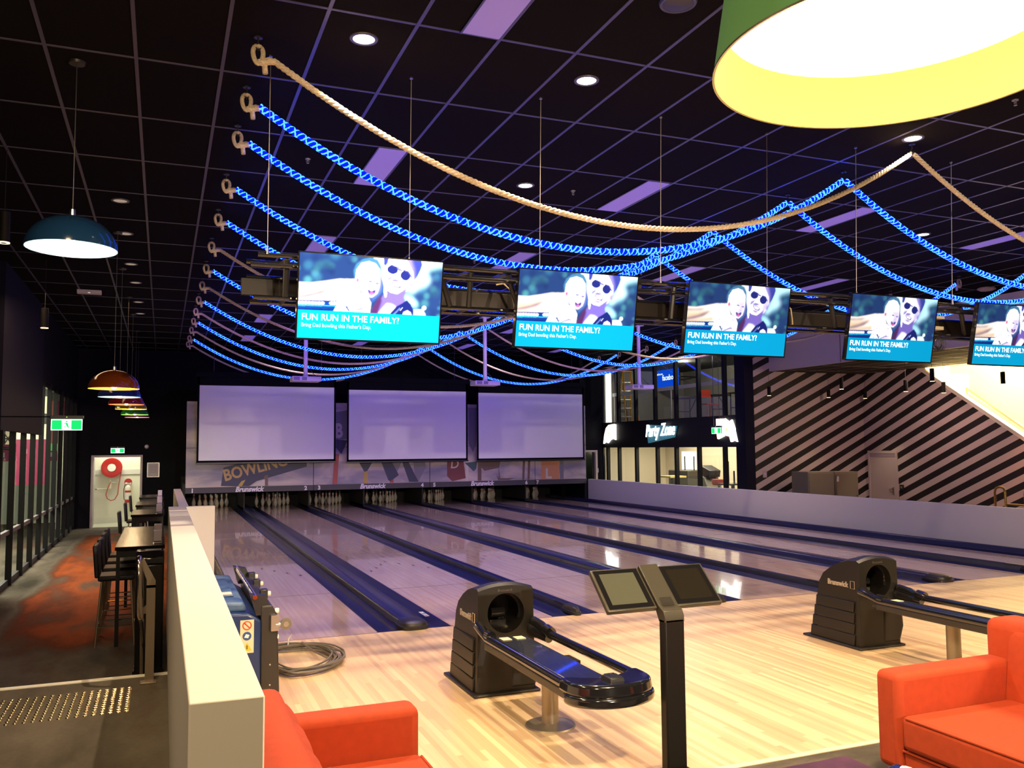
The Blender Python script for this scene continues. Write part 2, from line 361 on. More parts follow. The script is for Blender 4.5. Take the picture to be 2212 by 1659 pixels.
# pins
PINW = mat('pin_white', (.70, .66, .62), .35, coat=.3); PINR = mat('pin_red', (.55, .04, .03), .4)
pp = [(.026, 0), (.036, .02), (.048, .06), (.057, .10), (.0605, .115), (.057, .14), (.047, .18), (.033, .215), (.024, .24), (.0228, .255), (.0235, .275), (.027, .30), (.0315, .33), (.032, .342), (.028, .362), (.018, .376), (.004, .381)]
pin0 = None; sp = .3048
rows = [(0, ['head']), (1, ['left', 'right']), (2, ['left', 'middle', 'right']), (3, ['far left', 'inner left', 'inner right', 'far right'])]
rname = ['front', 'second', 'third', 'back']
for i, x in enumerate(LX):
    for r_, names in rows:
        for k, nm in enumerate(names):
            if i == 6 and nm not in ('head', 'left', 'far left'): pass
            px = x+.527+(k-r_/2)*sp; py = 18.29+r_*.264
            lab = ('white bowling pin at the head of the %s lane' if r_ == 0 else 'white bowling pin, '+nm+' of the '+rname[r_]+' row, on the %s lane') % nth[i]
            if pin0 is None:
                pin0 = thing('bowling_pin', lab, 'bowling pin', (px, py, 0), group='pins standing on the lanes')
                MB().lathe(pp, n=14).build('pin_body', PINW, pin0, auto=1.2)
                m = MB()
                for z0 in (.248, .27): m.lathe([(.0245, z0), (.0252, z0+.001), (.0258, z0+.010), (.0262, z0+.011)], n=14, caps=False)
                m.build('neck_stripe', PINR, pin0)
            else: dup(pin0, (px, py, 0), label=lab)

# ================= MASKING UNITS =================
MY = 16.35
def cloudmat(name, cols):
    m = bpy.data.materials.new(name); m.use_nodes = True; n, l = nt(m); b = n['Principled BSDF']
    g = n.new('ShaderNodeNewGeometry'); mp = n.new('ShaderNodeMapping'); mp.inputs['Scale'].default_value = (.55, 1, 1.7); l.new(g.outputs['Position'], mp.inputs[0])
    t = n.new('ShaderNodeTexNoise'); t.inputs['Scale'].default_value = 1.3; t.inputs['Detail'].default_value = 7; t.inputs['Distortion'].default_value = .6; l.new(mp.outputs[0], t.inputs[0])
    r = n.new('ShaderNodeValToRGB')
    while len(r.color_ramp.elements) < len(cols): r.color_ramp.elements.new(.5)
    for i, (p, c_) in enumerate(cols): r.color_ramp.elements[i].position = p; r.color_ramp.elements[i].color = (*c_, 1)
    l.new(t.outputs[0], r.inputs[0]); l.new(r.outputs[0], b.inputs['Base Color']); b.inputs['Roughness'].default_value = .5; MATS[name] = m; return m
MUR = cloudmat('mural_sky_print', [(.32, (.22, .21, .30)), (.45, (.34, .30, .36)), (.55, (.50, .42, .42)), (.68, (.62, .52, .48))])
PR = dict(navy=mat('print_navy', (.045, .05, .10), .5), tan=mat('print_tan', (.50, .33, .14), .5), red=mat('print_red', (.40, .08, .06), .5), yel=mat('print_yellow', (.50, .34, .09), .5),
          crm=mat('print_cream', (.60, .55, .50), .5), org=mat('print_orange', (.60, .27, .13), .5), brn=mat('print_brown', (.16, .10, .09), .5), grn=mat('print_teal', (.05, .10, .12), .5), dred=mat('print_dark_red', (.20, .05, .05), .5), gry=mat('print_grey', (.20, .19, .24), .5))
BARM = mat('masking_bar', (.055, .050, .065), .5); LET = mat('lettering_lilac', (.80, .76, .86), .5)
UX = [(-2.00, 1.311), (1.311, 4.643), (4.643, 7.975), (7.975, 9.72)]
units = []
def upoly(u, name, key, pts, lay=1):
    w = [aY(x, y, MY) for x, y in pts]; a, b = UX[u]
    P = [(min(max(v.x, a+.01), b-.01), min(max(v.z, .69), 2.94)) for v in w]; cx = 0
    o = MB().prism(P, lambda p, q: (p, MY-.001*lay-.004, q), lambda p, q: (p, MY-.002, q)); o.smooth = False
    return o.build(name, PR[key], units[u])
for k, (a, b) in enumerate(UX):
    lab = ['masking panel over the first two lanes, printed with a slanted BOWLING sign', 'masking panel over the third and fourth lanes, printed with signs on red and yellow posts', 'masking panel over the fifth and sixth lanes, printed with a dark red D sign', 'narrow masking panel over the seventh lane, printed with an orange L sign'][k]
    u = thing('masking_unit', lab, 'masking unit', (0, 0, 0), group='printed panels above the pins'); units.append(u)
    bx(a+.008, b-.008, MY, MY+.03, .66, 1.715).build('lower_panel', MUR, u); bx(a+.008, b-.008, MY, MY+.03, 1.725, 2.95).build('upper_panel', MUR, u)
    bx(a+.004, b-.004, MY-.03, MY+.05, .53, .68).build('number_bar', BARM, u, .006)
bx(9.68, 9.72, MY-.0, MY+.05, 0, .54).build('support_leg', BLACKM, units[3]); 
for u, ch, px in ((0, '1', 412), (0, '2', 657), (1, '3', 686), (1, '4', 909), (2, '5', 935), (2, '6', 1134), (3, '7', 1158)):
    v = aY(px, 1056, MY); text('lane_number', ch, .15, LET, units[u], face_my(v.x, MY-.032, .553), offset=.006)
for u, px in ((0, 508), (1, 777), (2, 1016)):
    v = aY(px, 1058, MY); text('maker_lettering', 'Brunswick', .185, LET, units[u], face_my(v.x, MY-.034, .55), offset=.007, shear=.25, sx=.92)
# printed pictures (flat prints on the panels)
def c1(*p): return [(380+a/4.424, 800+b/4.424) for a, b in p]
def c2(*p): return [(850+a/4.424, 800+b/4.424) for a, b in p]
upoly(0, 'print_sign_board', 'navy', c1((455, 930), (1250, 700), (1250, 920), (870, 1030), (600, 1110), (430, 1105)))
upoly(0, 'print_post', 'navy', c1((560, 1115), (720, 1030), (860, 1000), (700, 1120)), 2)
upoly(0, 'print_post', 'brn', c1((840, 1000), (880, 1000), (880, 1110), (840, 1110)), 2)
upoly(0, 'print_post', 'yel', c1((625, 1060), (665, 1045), (630, 1112), (590, 1114)), 3)
upoly(0, 'print_sky_band', 'crm', c1((720, 1110), (850, 1040), (850, 1110)), 3)
v0 = aY(380+465/4.424, 800+1065/4.424, MY)
text('print_lettering', 'BOWLING', .42, PR['tan'], units[0], face_my(v0.x, MY-.008, v0.z+.02) @ Matrix.Rotation(math.radians(14), 4, 'Z'), offset=.012, sx=.86)
upoly(1, 'print_sign_board', 'gry', c1((1530, 400), (1640, 380), (1640, 660), (1530, 660))); upoly(1, 'print_sign_board', 'navy', c1((1530, 660), (1640, 670), (1610, 740), (1580, 800), (1530, 740)))
v0 = aY(380+1560/4.424, 800+640/4.424, MY); text('print_lettering', 'B', .55, PR['crm'], units[1], face_my(v0.x-.12, MY-.008, v0.z), offset=.02, sx=.7)
upoly(1, 'print_post', 'red', c1((1515, 800), (1560, 800), (1540, 1090), (1495, 1090)), 2); upoly(1, 'print_post', 'yel', c1((1795, 900), (1835, 900), (1835, 1080), (1790, 1080)), 2)
upoly(1, 'print_sign_board', 'navy', c1((1745, 870), (1880, 870), (1830, 960), (1800, 970)), 3)
upoly(1, 'print_sign_board', 'navy', c1((1960, 870), (2060, 870), (2130, 1000), (2050, 1060), (2030, 1050)), 3); upoly(1, 'print_sign_board', 'gry', c1((2060, 870), (2160, 870), (2090, 1020)), 2)
upoly(1, 'print_post', 'red', c1((2040, 1010), (2080, 1020), (2080, 1075), (2045, 1075)), 2)
upoly(1, 'print_sign_board', 'navy', c2((80, 870), (140, 870), (240, 1065), (150, 1065)), 3); upoly(1, 'print_sign_board', 'gry', c2((190, 870), (300, 870), (310, 930), (235, 1065), (200, 980)), 2)
upoly(2, 'print_sign_board', 'dred', c2((512, 860), (668, 860), (690, 1030), (560, 1060), (512, 1010)), 1)
v0 = aY(850+540/4.424, 800+935/4.424, MY); text('print_lettering', 'D', .36, PR['crm'], units[2], face_my(v0.x, MY-.008, v0.z), offset=.004, shear=.1)
upoly(2, 'print_sign_board', 'grn', c2((680, 885), (800, 870), (790, 940), (765, 965), (735, 935)), 2)
upoly(2, 'print_post', 'crm', c2((690, 880), (715, 880), (715, 1055), (690, 1055)), 1); upoly(2, 'print_post', 'brn', c2((805, 860), (840, 860), (840, 1055), (805, 1055)), 1)
upoly(2, 'print_sign_board', 'brn', c2((830, 870), (1020, 870), (1010, 930), (870, 960), (840, 930)), 2)
upoly(2, 'print_post', 'brn', c2((1005, 930), (1020, 1030), (1160, 1030), (1100, 1050), (1000, 1050), (980, 990), (1005, 1030)), 2)
for a in (1235, 1285): upoly(2, 'print_post', 'brn', c2((a, 865), (a+22, 865), (a+15, 1050), (a-5, 1050)), 2)
upoly(2, 'print_sign_board', 'gry', c2((710, 360), (795, 360), (790, 700), (760, 780), (715, 700)), 1); 
upoly(3, 'print_sign_board', 'org', c2((1412, 862), (1582, 862), (1585, 1045), (1408, 1045)), 1)
v0 = aY(850+1450/4.424, 800+1030/4.424, MY); text('print_lettering', 'L', .42, PR['crm'], units[3], face_my(v0.x, MY-.008, v0.z), offset=.015)
upoly(3, 'print_post', 'gry', c2((1590, 862), (1625, 862), (1625, 1045), (1590, 1045)), 1)
# ================= PROJECTION SCREENS =================
SCRF = mat('screen_fabric', (.78, .76, .80), .8); SCRB = mat('screen_black_border', (.004, .004, .006), .8, spec=.1)
scx = [(-1.70, 1.79, 'first'), (2.20, 5.62, 'middle'), (6.01, 9.41, 'right hand')]
for k, (a, b, nm) in enumerate(scx):
    zt = (3.352, 3.30, 3.275)[k]; zb = (1.39, 1.365, 1.35)[k]; Y0 = 15.95
    t = thing('projection_screen', 'blank pale projection screen hanging before the masking panels, '+['leftmost of the three', 'the middle one of three', 'rightmost of the three'][k], 'projection screen', ((a+b)/2, Y0, zb), group='screens over the lanes')
    W = (b-a)/2; H = zt-zb
    bx(-W, W, -.004, .004, 0, H).build('screen_fabric', SCRF, t)
    m = MB().box(-W-.05, -W, -.006, .006, -.05, H+.22).box(W, W+.05, -.006, .006, -.05, H+.22).box(-W-.05, W+.05, -.006, .006, H, H+.24).box(-W-.05, W+.05, -.006, .006, -.05, 0); m.build('border', SCRB, t)
    MB().box(-W-.07, W+.07, -.02, .02, -.09, -.05).build('bottom_bar', BLACKM, t, .004)
    MB().box(-W-.10, W+.10, -.07, .09, H+.22, H+.36).build('roller_housing', SCRB, t, .01)
    for s_ in (-1, 1): MB().cyl((s_*W*.8, .01, H+.36), (s_*W*.8, .01, CZ-zb), .006, n=6).build('hanging_rod', BLACKM, t)
# projectors on drop poles
PW = mat('projector_white', (.66, .62, .70), .45); PG = mat('projector_vent_grey', (.22, .20, .28), .5)
for k, px in enumerate((660, 1048, 1381)):
    v = aY(px, (819, 828, 836)[k], 10.0)
    lab = 'white projector on a long ceiling pole, '+['in front of the left projection screen', 'in front of the middle projection screen', 'in front of the windows with the ladder'][k]
    if k == 0:
        t = pj = thing('projector', lab, 'projector', (v.x, 10., v.z), group='projectors over the lanes')
        bx(-.29, .29, -.19, .19, -.055, .045).build('projector_body', PW, t, .012)
        bx(-.265, -.14, -.194, -.188, -.035, .03).build('vent_grille', PG, t); bx(-.10, .0, -.194, -.188, -.035, .03).build('vent_grille', PG, t)
        MB().cyl((.15, .19, 0), (.15, .24, 0), .06, .055, 16).build('lens', BLACKG, t)
        MB().cyl((0, 0, .045), (0, 0, CZ-v.z), .042, n=14).build('drop_pole', PW, t); bx(-.1, .1, -.1, .1, CZ-v.z-.012, CZ-v.z-.0005).build('ceiling_plate', PW, t)
        MB().tube([(.04, -.04, .22), (.10, -.06, .17), (.15, -.08, .1), (.2, -.12, .06), (.17, -.15, .05), (.12, -.17, .07)], .006, 6).build('power_cable', BLACKP, t)
        MB().cyl((0, 0, .045), (0, 0, .12), .06, .045, 14).build('swivel_mount', PW, t)
    else: dup(pj, (v.x, 10., v.z), label=lab)
# ================= ROPES =================
X0, X1, SAG, ZH = -2.0, 4.08, 1.0, 4.50
def cat_pt(x, xa, xb):
    xa, xb = (X0, X1) if (xa+xb)/2 < X1 else (X1, 10.16)
    t = (x-xa)/(xb-xa); return ZH-.02-SAG*4*t*(1-t)*(1.0-.08*math.sin(2*PI*t)*0)
def strands(xa, xb, n, R, r, pitch, idx, step=.0125, sides=5):
    N = int((xb-xa)/step); out = MB()
    for s_ in idx:
        pts = []
        arc = 0; prev = None
        for i in range(N+1):
            x = xa+(xb-xa)*i/N; z = cat_pt(x, xa, xb); c_ = Vector((x, 0, z))
            if prev is not None: arc += (c_-prev).length
            prev = c_
            e = 1e-3; tg = Vector((1, 0, (cat_pt(x+e, xa, xb)-cat_pt(x, xa, xb))/e)).normalized(); nn = Vector((-tg.z, 0, tg.x)); bb = Vector((0, 1, 0))
            a = 2*PI*(arc/pitch+s_/n); pts.append(c_+(nn*math.cos(a)+bb*math.sin(a))*R)
        out.tube(pts, r, sides)
    return out
SP = [(X0+.10, X1-.02), (X1+.02, 10.16-.10)]
def merge(fn):
    m = MB()
    for a, b in SP:
        q = fn(a, b); m.add(q.v, q.f)
    return m
def rope_extras(t):
    for x in (X0, 10.16):
        s_ = 1 if x < 0 else -1
        m = MB(); loop = [(x+.034*math.sin(2*PI*k/18)*(1+.25*math.cos(2*PI*k/18)), .010*math.cos(2*PI*k/18), ZH-.062+.068*math.cos(2*PI*k/18)) for k in range(18)]
        m.tube(loop, .0165, 8, closed=True)
        m.tube([(x+s_*.0, 0, ZH-.115), (x+s_*.035, 0, ZH-.112), (x+s_*.075, 0, ZH-.095), (x+s_*.12, 0, cat_pt(X0+.12, X0, X1))], [.022, .029, .028, .022], 8)
        m.tube([(x+s_*.045, .01, ZH-.115), (x+s_*.05, .014, ZH-.16), (x+s_*.052, .014, ZH-.185)], [.018, .020, .019], 8)
        m.build('end_knot', ROPE, t)
    for x in (X0, X1, 10.16):
        m = MB().tube([(x, 0, CZ-.002), (x, 0, CZ-.05), (x-.02, 0, CZ-.075), (x, 0, CZ-.10), (x+.02, 0, CZ-.08)], .006, 6); m.cyl((x, 0, CZ-.012), (x, 0, CZ-.001), .03, n=12); m.build('ceiling_hook', BLACKM, t)
NR = BR = None
RY = [(-1.82, 'N'), (-.92, 'B'), (-.03, 'B'), (1.44, 'B'), (2.88, 'B'), (4.40, 'N'), (5.95, 'B'), (7.42, 'N'), (8.95, 'B'), (10.4, 'N'), (11.8, 'B'), (13.3, 'N'), (14.9, 'B'), (16.2, 'N')]
rl = ['nearest of all', 'the nearest of the lit ones', 'second of the lit ones from the front', 'third of the lit ones from the front', 'fourth of the lit ones from the front', 'just behind the first four lit ones', 'fifth of the lit ones from the front', 'between the fifth and sixth lit ones', 'sixth of the lit ones from the front', 'between the sixth and seventh lit ones', 'seventh of the lit ones from the front', 'between the seventh and eighth lit ones', 'last of the lit ones, near the screens', 'the farthest one, just above the screens']
for (y, kd), nm in zip(RY, rl):
    if kd == 'N':
        lab = 'plain cream twisted rope swagged from the ceiling, '+nm
        if NR is None:
            NR = thing('hanging_rope', lab, 'rope', (0, y, 0), group='plain ropes')
            merge(lambda a, b: strands(a, b, 3, .0115, .0135, .12, (0, 1, 2), .016, 6)).build('rope', ROPE, NR, fix=False); rope_extras(NR)
        else: dup(NR, (0, y, 0), label=lab, group='plain ropes')
    else:
        lab = 'blue glowing braided rope swagged from the ceiling, '+nm
        if BR is None:
            BR = thing('hanging_rope', lab, 'rope', (0, y, 0), group='ropes glowing blue')
            merge(lambda a, b: strands(a, b, 3, .0155, .0155, .16, (0, 1, 2), .016, 6)).build('rope', LEDB, BR, fix=False)
            merge(lambda a, b: strands(a, b, 2, .0255, .0080, .10, (0, 1), .0105, 4)).build('led_strip', LEDC, BR, fix=False)
            merge(lambda a, b: strands(a, b, 2, .0255, .0080, -.10, (0,), .0105, 4)).build('led_strip', LEDC, BR, fix=False); rope_extras(BR)
        else: dup(BR, (0, y, 0), label=lab, group='ropes glowing blue')
# ================= TV SCREENS AND TRUSS =================
TW, TH = 1.10, .645
import numpy as np
def picture_mesh():
    NX, NY = 230, 135; SS = 2; W_, H_ = NX*SS, NY*SS
    u = (np.arange(W_)+.5)/W_; v = (np.arange(H_)+.5)/H_; U, V = np.meshgrid(u, v)
    X = U*(2170-30*V)+(30-25*V); Y = 25+.0783*X+V*(1270-.0415*X)
    def blur(a, r):
        r = int(r)
        if r < 1: return a
        k = np.exp(-.5*(np.arange(-2*r, 2*r+1)/r)**2); k /= k.sum()
        p = np.pad(a, 2*r, mode='edge')
        p = np.apply_along_axis(lambda m_: np.convolve(m_, k, 'valid'), 0, p); return np.apply_along_axis(lambda m_: np.convolve(m_, k, 'valid'), 1, p)
    img = np.zeros((H_, W_, 3)); lin = lambda c, g=1.: np.array(srgb(*c))*g
    img[:] = lin((38, 62, 112))
    rs = np.random.RandomState(11)
    for _ in range(150):
        cx, cy, r = rs.uniform(0, 2200), rs.uniform(0, 1000), rs.uniform(25, 85); a = .42*np.exp(-(((X-cx)**2+(Y-cy)**2)/r**2)**1.5)
        c = lin([(70, 140, 165), (90, 170, 170), (45, 80, 130), (30, 45, 95), (60, 120, 130)][rs.randint(5)]); img[:] = img*(1-a[..., None])+c*a[..., None]
    def ell(cx, cy, a, b, rot=0, n=22): return [(cx+a*math.cos(2*PI*k/n)*math.cos(rot)-b*math.sin(2*PI*k/n)*math.sin(rot), cy+a*math.cos(2*PI*k/n)*math.sin(rot)+b*math.sin(2*PI*k/n)*math.cos(rot)) for k in range(n)]
    def poly(pts, col, g=1., al=1., bl=0):
        ins = np.zeros(X.shape, bool); n = len(pts)
        for i in range(n):
            x1, y1 = pts[i]; x2, y2 = pts[(i+1) % n]
            if y1 == y2: continue
            ins ^= ((Y < y1) != (Y < y2)) & (X < (x2-x1)*(Y-y1)/(y2-y1)+x1)
        m = ins.astype(float)*al
        if bl: m = blur(m, bl)
        img[:] = img*(1-m[..., None])+lin(col, g)*m[..., None]
    Wt = (255, 250, 255)
    poly([(1860, 150), (2260, 180), (2195, 250), (2060, 270), (1960, 300), (1950, 400), (2010, 420), (1960, 520), (1830, 560), (1700, 650), (1640, 600), (1760, 450)], (190, 240, 255), 1.2, .95, 9)
    poly([(1590, 640), (1720, 690), (1800, 780), (1780, 850), (1650, 800), (1590, 720)], (170, 230, 255), 1.2, .9, 6); poly([(1120, 100), (1300, 118), (1300, 400), (1240, 380), (1210, 200), (1130, 150)], (225, 245, 255), 1.4, 1, 3)
    poly([(0, 465), (200, 478), (400, 455), (600, 425), (860, 430), (980, 800), (550, 745), (0, 720)], (250, 238, 225), 1.3, 1, 2)
    poly([(0, 500), (180, 510), (440, 496), (300, 545), (0, 548)], (120, 85, 110), 1, .9, 5); poly([(0, 560), (380, 560), (520, 548), (360, 620), (0, 690)], (245, 195, 140), 1, .75, 6)
    poly([(0, 665), (240, 620), (430, 560), (530, 545), (360, 650), (170, 700), (0, 720)], (120, 80, 110), 1, .9, 5); poly([(0, 722), (330, 680), (560, 660), (560, 738), (0, 738)], (235, 190, 150), 1, .8, 4)
    poly([(0, 742), (570, 745), (560, 900), (0, 900)], (25, 60, 140)); poly([(0, 800), (560, 812), (560, 830), (0, 822)], (40, 180, 230)); poly([(0, 860), (560, 865), (560, 880), (0, 876)], (20, 40, 110))
    for a in range(8): poly(ell(30+48*a, 772+a*1.5, 30, 22), (240, 250, 255), 1.4, 1, 1)
    for a in range(3): poly(ell(500+45*a, 782, 34, 24), (240, 250, 255), 1.4, 1, 1)
    poly([(1740, 880), (1890, 880), (1935, 960), (1910, 995), (1740, 985)], (225, 245, 255), 1.2, 1, 2); poly(ell(1912, 858, 34, 30), (240, 255, 255), 1.5, 1, 1)
    # person with sunglasses
    poly([(1270, 100), (1275, 220), (1330, 240), (1330, 330), (1260, 420), (1280, 640), (1500, 700), (1640, 590), (1700, 500), (1745, 450), (1800, 390), (1850, 290), (1872, 225), (1850, 150), (1700, 100)], (62, 70, 160), 1, 1, 1)
    poly([(1300, 240), (1330, 200), (1350, 130), (1620, 130), (1680, 230), (1735, 330), (1745, 440), (1700, 540), (1640, 610), (1500, 660), (1380, 630), (1285, 560), (1248, 430), (1245, 300)], Wt, 1.25, 1, 1)
    poly([(1620, 130), (1700, 160), (1745, 300), (1750, 460), (1700, 540), (1640, 610), (1540, 650), (1590, 560), (1600, 460), (1700, 330), (1640, 220)], (185, 165, 240), 1, .75, 6)
    poly([(1680, 500), (1740, 460), (1725, 560), (1680, 545)], (160, 140, 215), 1, .9, 2)
    poly([(1300, 610), (1480, 650), (1640, 560), (1590, 700), (1640, 820), (1740, 1000), (1160, 1000), (1200, 760), (1260, 680)], (125, 105, 195), 1, 1, 2); poly([(1330, 790), (1400, 800), (1470, 840), (1340, 990), (1160, 990), (1210, 920)], Wt, 1.2, 1, 3)
    poly([(1280, 540), (1330, 600), (1322, 690), (1300, 700), (1278, 620)], Wt, 1.2, 1, 1)
    poly([(1330, 990), (1480, 830), (1560, 790), (1640, 740), (1700, 800), (1745, 900), (1745, 1000)], (30, 38, 110), 1, 1, 1); poly([(1380, 990), (1530, 850), (1545, 860), (1410, 990)], (120, 140, 215), 1, .8, 1); poly([(1530, 890), (1570, 845), (1578, 852), (1540, 896)], (220, 225, 255))
    poly([(1555, 1000), (1590, 915), (1650, 890), (1700, 920), (1735, 1000)], Wt, 1.2, 1, 1); poly([(1050, 960), (1190, 720), (1240, 640), (1250, 760), (1170, 1000), (1050, 1000)], (85, 45, 95), 1, 1, 3); poly([(1220, 380), (1270, 480), (1260, 620), (1120, 760), (1060, 790), (1210, 560)], (60, 95, 165), 1, 1, 3)
    for cx, cy, a, b, ro in ((1412, 292, 92, 70, .15), (1612, 380, 86, 78, .3)): poly(ell(cx, cy, a, b, ro), (235, 230, 255), 1, 1, 1); poly(ell(cx, cy, a-10, b-10, ro), (38, 45, 120))
    poly([(1480, 268), (1560, 300), (1556, 318), (1478, 290)], (90, 90, 170)); poly([(1340, 236), (1400, 222), (1500, 262), (1500, 274), (1400, 238)], (70, 70, 150)); poly([(1580, 296), (1660, 320), (1712, 400), (1702, 412), (1648, 336), (1578, 310)], (70, 70, 150))
    poly([(1330, 445), (1345, 405), (1440, 368), (1400, 425), (1345, 460)], (105, 95, 185), 1, .9, 2); poly([(1400, 440), (1440, 425), (1510, 440), (1535, 462), (1470, 474), (1380, 462)], (110, 95, 190), 1, .95, 2); poly([(1330, 320), (1350, 360), (1400, 370), (1335, 420)], (190, 175, 240), 1, .6, 3)
    poly([(1385, 470), (1480, 480), (1560, 528), (1530, 570), (1440, 545)], (115, 100, 190), 1, 1, 1); poly([(1410, 480), (1480, 492), (1545, 530), (1500, 548), (1440, 525)], Wt, 1.2); poly([(1390, 540), (1440, 556), (1530, 578), (1470, 605), (1410, 580)], (150, 120, 200), 1, .9, 2)
    # baby
    poly([(832, 420), (818, 300), (858, 200), (960, 132), (1070, 112), (1180, 140), (1240, 250), (1236, 400), (1150, 300), (900, 260)], (72, 125, 160), 1, 1, 2)
    poly([(846, 420), (858, 290), (930, 190), (1050, 165), (1150, 200), (1218, 290), (1225, 420), (1215, 540), (1180, 640), (1100, 698), (1030, 684), (950, 620), (890, 520)], Wt, 1.3, 1, 1)
    for a in ((870, 250), (900, 205), (850, 310), (1140, 170), (1190, 210)): poly([(a[0]-8, a[1]-12), (a[0]+6, a[1]-18), (a[0]+14, a[1]+24), (a[0]-4, a[1]+20)], (80, 130, 165), 1, .8, 1)
    poly([(1060, 400), (1225, 380), (1222, 480), (1205, 580), (1170, 640), (1090, 690), (1030, 680), (960, 610), (1060, 560), (1090, 470)], (205, 185, 245), 1, .75, 6)
    poly(ell(875, 440, 42, 44), (255, 225, 235), 1.1, 1, 1); poly(ell(880, 442, 20, 30), (225, 110, 150), 1, 1, 1)
    poly([(1030, 458), (1065, 450), (1108, 466), (1090, 478), (1050, 470)], (90, 75, 155), 1, 1, 1); poly([(1145, 488), (1180, 480), (1210, 492), (1195, 505), (1160, 500)], (90, 75, 155), 1, 1, 1); poly([(1050, 425), (1080, 412), (1120, 420), (1085, 432)], (190, 165, 225), 1, .8, 2)
    poly([(1085, 535), (1110, 552), (1165, 552), (1170, 540), (1130, 565)], (165, 120, 195), 1, 1, 2); poly([(1032, 582), (1090, 592), (1160, 590), (1145, 640), (1095, 668), (1050, 645)], (70, 62, 140), 1, 1, 1); poly([(1062, 628), (1100, 620), (1132, 632), (1100, 662), (1068, 650)], (235, 110, 170), 1, 1, 1); poly([(1060, 592), (1090, 596), (1130, 596), (1110, 604), (1070, 602)], Wt, 1.)
    poly([(960, 640), (1040, 690), (1050, 710), (1000, 690)], (90, 100, 190), 1, 1, 1)
    poly([(500, 960), (590, 780), (750, 650), (940, 630), (1040, 690), (1090, 780), (1060, 1000), (500, 1000)], Wt, 1.35, 1, 1)
    for k in range(34):
        a, b = rs.uniform(600, 1070), rs.uniform(700, 920)
        if a-500 < (960-b)*.3 or (a < 880 and b < 800 and k % 3): continue
        q = rs.uniform(7, 17); poly([(a-q, b-q*.5), (a, b-q), (a+q*.8, b), (a+q*.1, b+q)], [(70, 100, 175), (40, 60, 120), (110, 90, 150)][k % 3], 1, .9, 1)
    poly([(700, 830), (730, 820), (770, 900), (760, 920)], (40, 60, 130), 1, 1, 1); poly([(780, 905), (940, 850), (1000, 880), (940, 880), (800, 915)], (80, 90, 165), 1, 1, 1); poly([(820, 910), (940, 872), (1070, 910), (1065, 1000), (760, 1000)], (245, 215, 240), 1.1, 1, 2)
    m = (V > .668).astype(float); m = m[..., None]; tl = lin((12, 165, 215))*(1.-.12*np.abs(U-.45))[..., None]; img[:] = img*(1-m)+tl*m
    img = img.reshape(NY, SS, NX, SS, 3).mean((1, 3))
    iw, ih = TW-.02, TH-.024; vs = [(-iw/2+iw*i/NX, -.0012, .014+ih*(1-j/NY)) for j in range(NY+1) for i in range(NX+1)]
    fs = [(j*(NX+1)+i, (j+1)*(NX+1)+i, (j+1)*(NX+1)+i+1, j*(NX+1)+i+1) for j in range(NY) for i in range(NX)]
    me = bpy.data.meshes.new('picture'); me.from_pydata(vs, [], fs); at_ = me.color_attributes.new('screen_pixels', 'FLOAT_COLOR', 'CORNER')
    arr = np.ones((NY*NX, 4, 4), np.float32); arr[:, :, :3] = img.reshape(-1, 1, 3); at_.data.foreach_set('color', arr.ravel()); return me
def picture_mat(s):
    m = bpy.data.materials.new('screen_picture'); m.use_nodes = True; n, l = nt(m); n.remove(n['Principled BSDF'])
    a = n.new('ShaderNodeVertexColor'); a.layer_name = 'screen_pixels'; e = n.new('ShaderNodeEmission'); e.inputs[1].default_value = s; l.new(a.outputs[0], e.inputs[0]); l.new(e.outputs[0], n['Material Output'].inputs[0]); return m
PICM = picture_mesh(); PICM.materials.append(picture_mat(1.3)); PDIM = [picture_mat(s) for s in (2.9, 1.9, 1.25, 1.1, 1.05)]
def make_tv(lab):
    t = thing('television', lab, 'television', (0, 0, 0), group='televisions on the truss')
    t.rotation_euler = (.2, 0, 0); w = TW/2
    MB().box(-w, w, 0, .045, 0, TH).build('casing', BLACKG, t, .004)
    MB().box(-w, w, -.004, .0, 0, .014).box(-w, w, -.004, .0, TH-.010, TH).box(-w, -w+.010, -.004, .0, 0, TH).box(w-.010, w, -.004, .0, 0, TH).build('bezel', BLACKG, t)
    MB().box(-.12, .12, .045, .12, .2, .45).build('wall_bracket', BLACKM, t)
    o = bpy.data.objects.new('picture', PICM); COL.objects.link(o); o.parent = t
    Mt = lambda x, z: Matrix(((1, 0, 0, x), (0, 0, -1, -.0022), (0, 1, 0, z), (0, 0, 0, 1))); iw = TW-.02
    TXT = emi('screen_text', (.92, .97, 1.), 1.6)
    text('caption_title', 'FUN RUN IN THE FAMILY?', .068, TXT, t, Mt(-iw/2+.026, .148), extrude=.0002, offset=.0016, sx=.93)
    text('caption_line', 'Bring Dad bowling this Father\'s Day.', .041, TXT, t, Mt(-iw/2+.026, .098), extrude=.0002, offset=.0004, sx=.86)
    return t
tvx = [-1.132, .592, 2.19, 4.005, 5.65]
tvl = ['leftmost television on the overhead truss, showing a baby and a person in sunglasses', 'second television from the left on the truss', 'third television from the left, middle one of five on the truss', 'fourth television from the left, hanging in front of the striped wall', 'fifth television, cut by the right edge of the photo']
tv0 = make_tv(tvl[0]); tv0.location = (tvx[0], -1.50, 2.482)
tvs = [tv0]+[dup(tv0, (x, -1.50, 2.482), label=lb) for x, lb in zip(tvx[1:], tvl[1:])]
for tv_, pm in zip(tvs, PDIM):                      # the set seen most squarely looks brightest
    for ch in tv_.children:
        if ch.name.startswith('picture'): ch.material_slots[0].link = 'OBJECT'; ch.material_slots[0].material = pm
tr = thing('equipment_truss', 'black steel truss hung on thin cables, carrying the televisions', 'truss', (0, -1.3, 3.1))
XA, XB = -2.0, 8.0
m = MB()
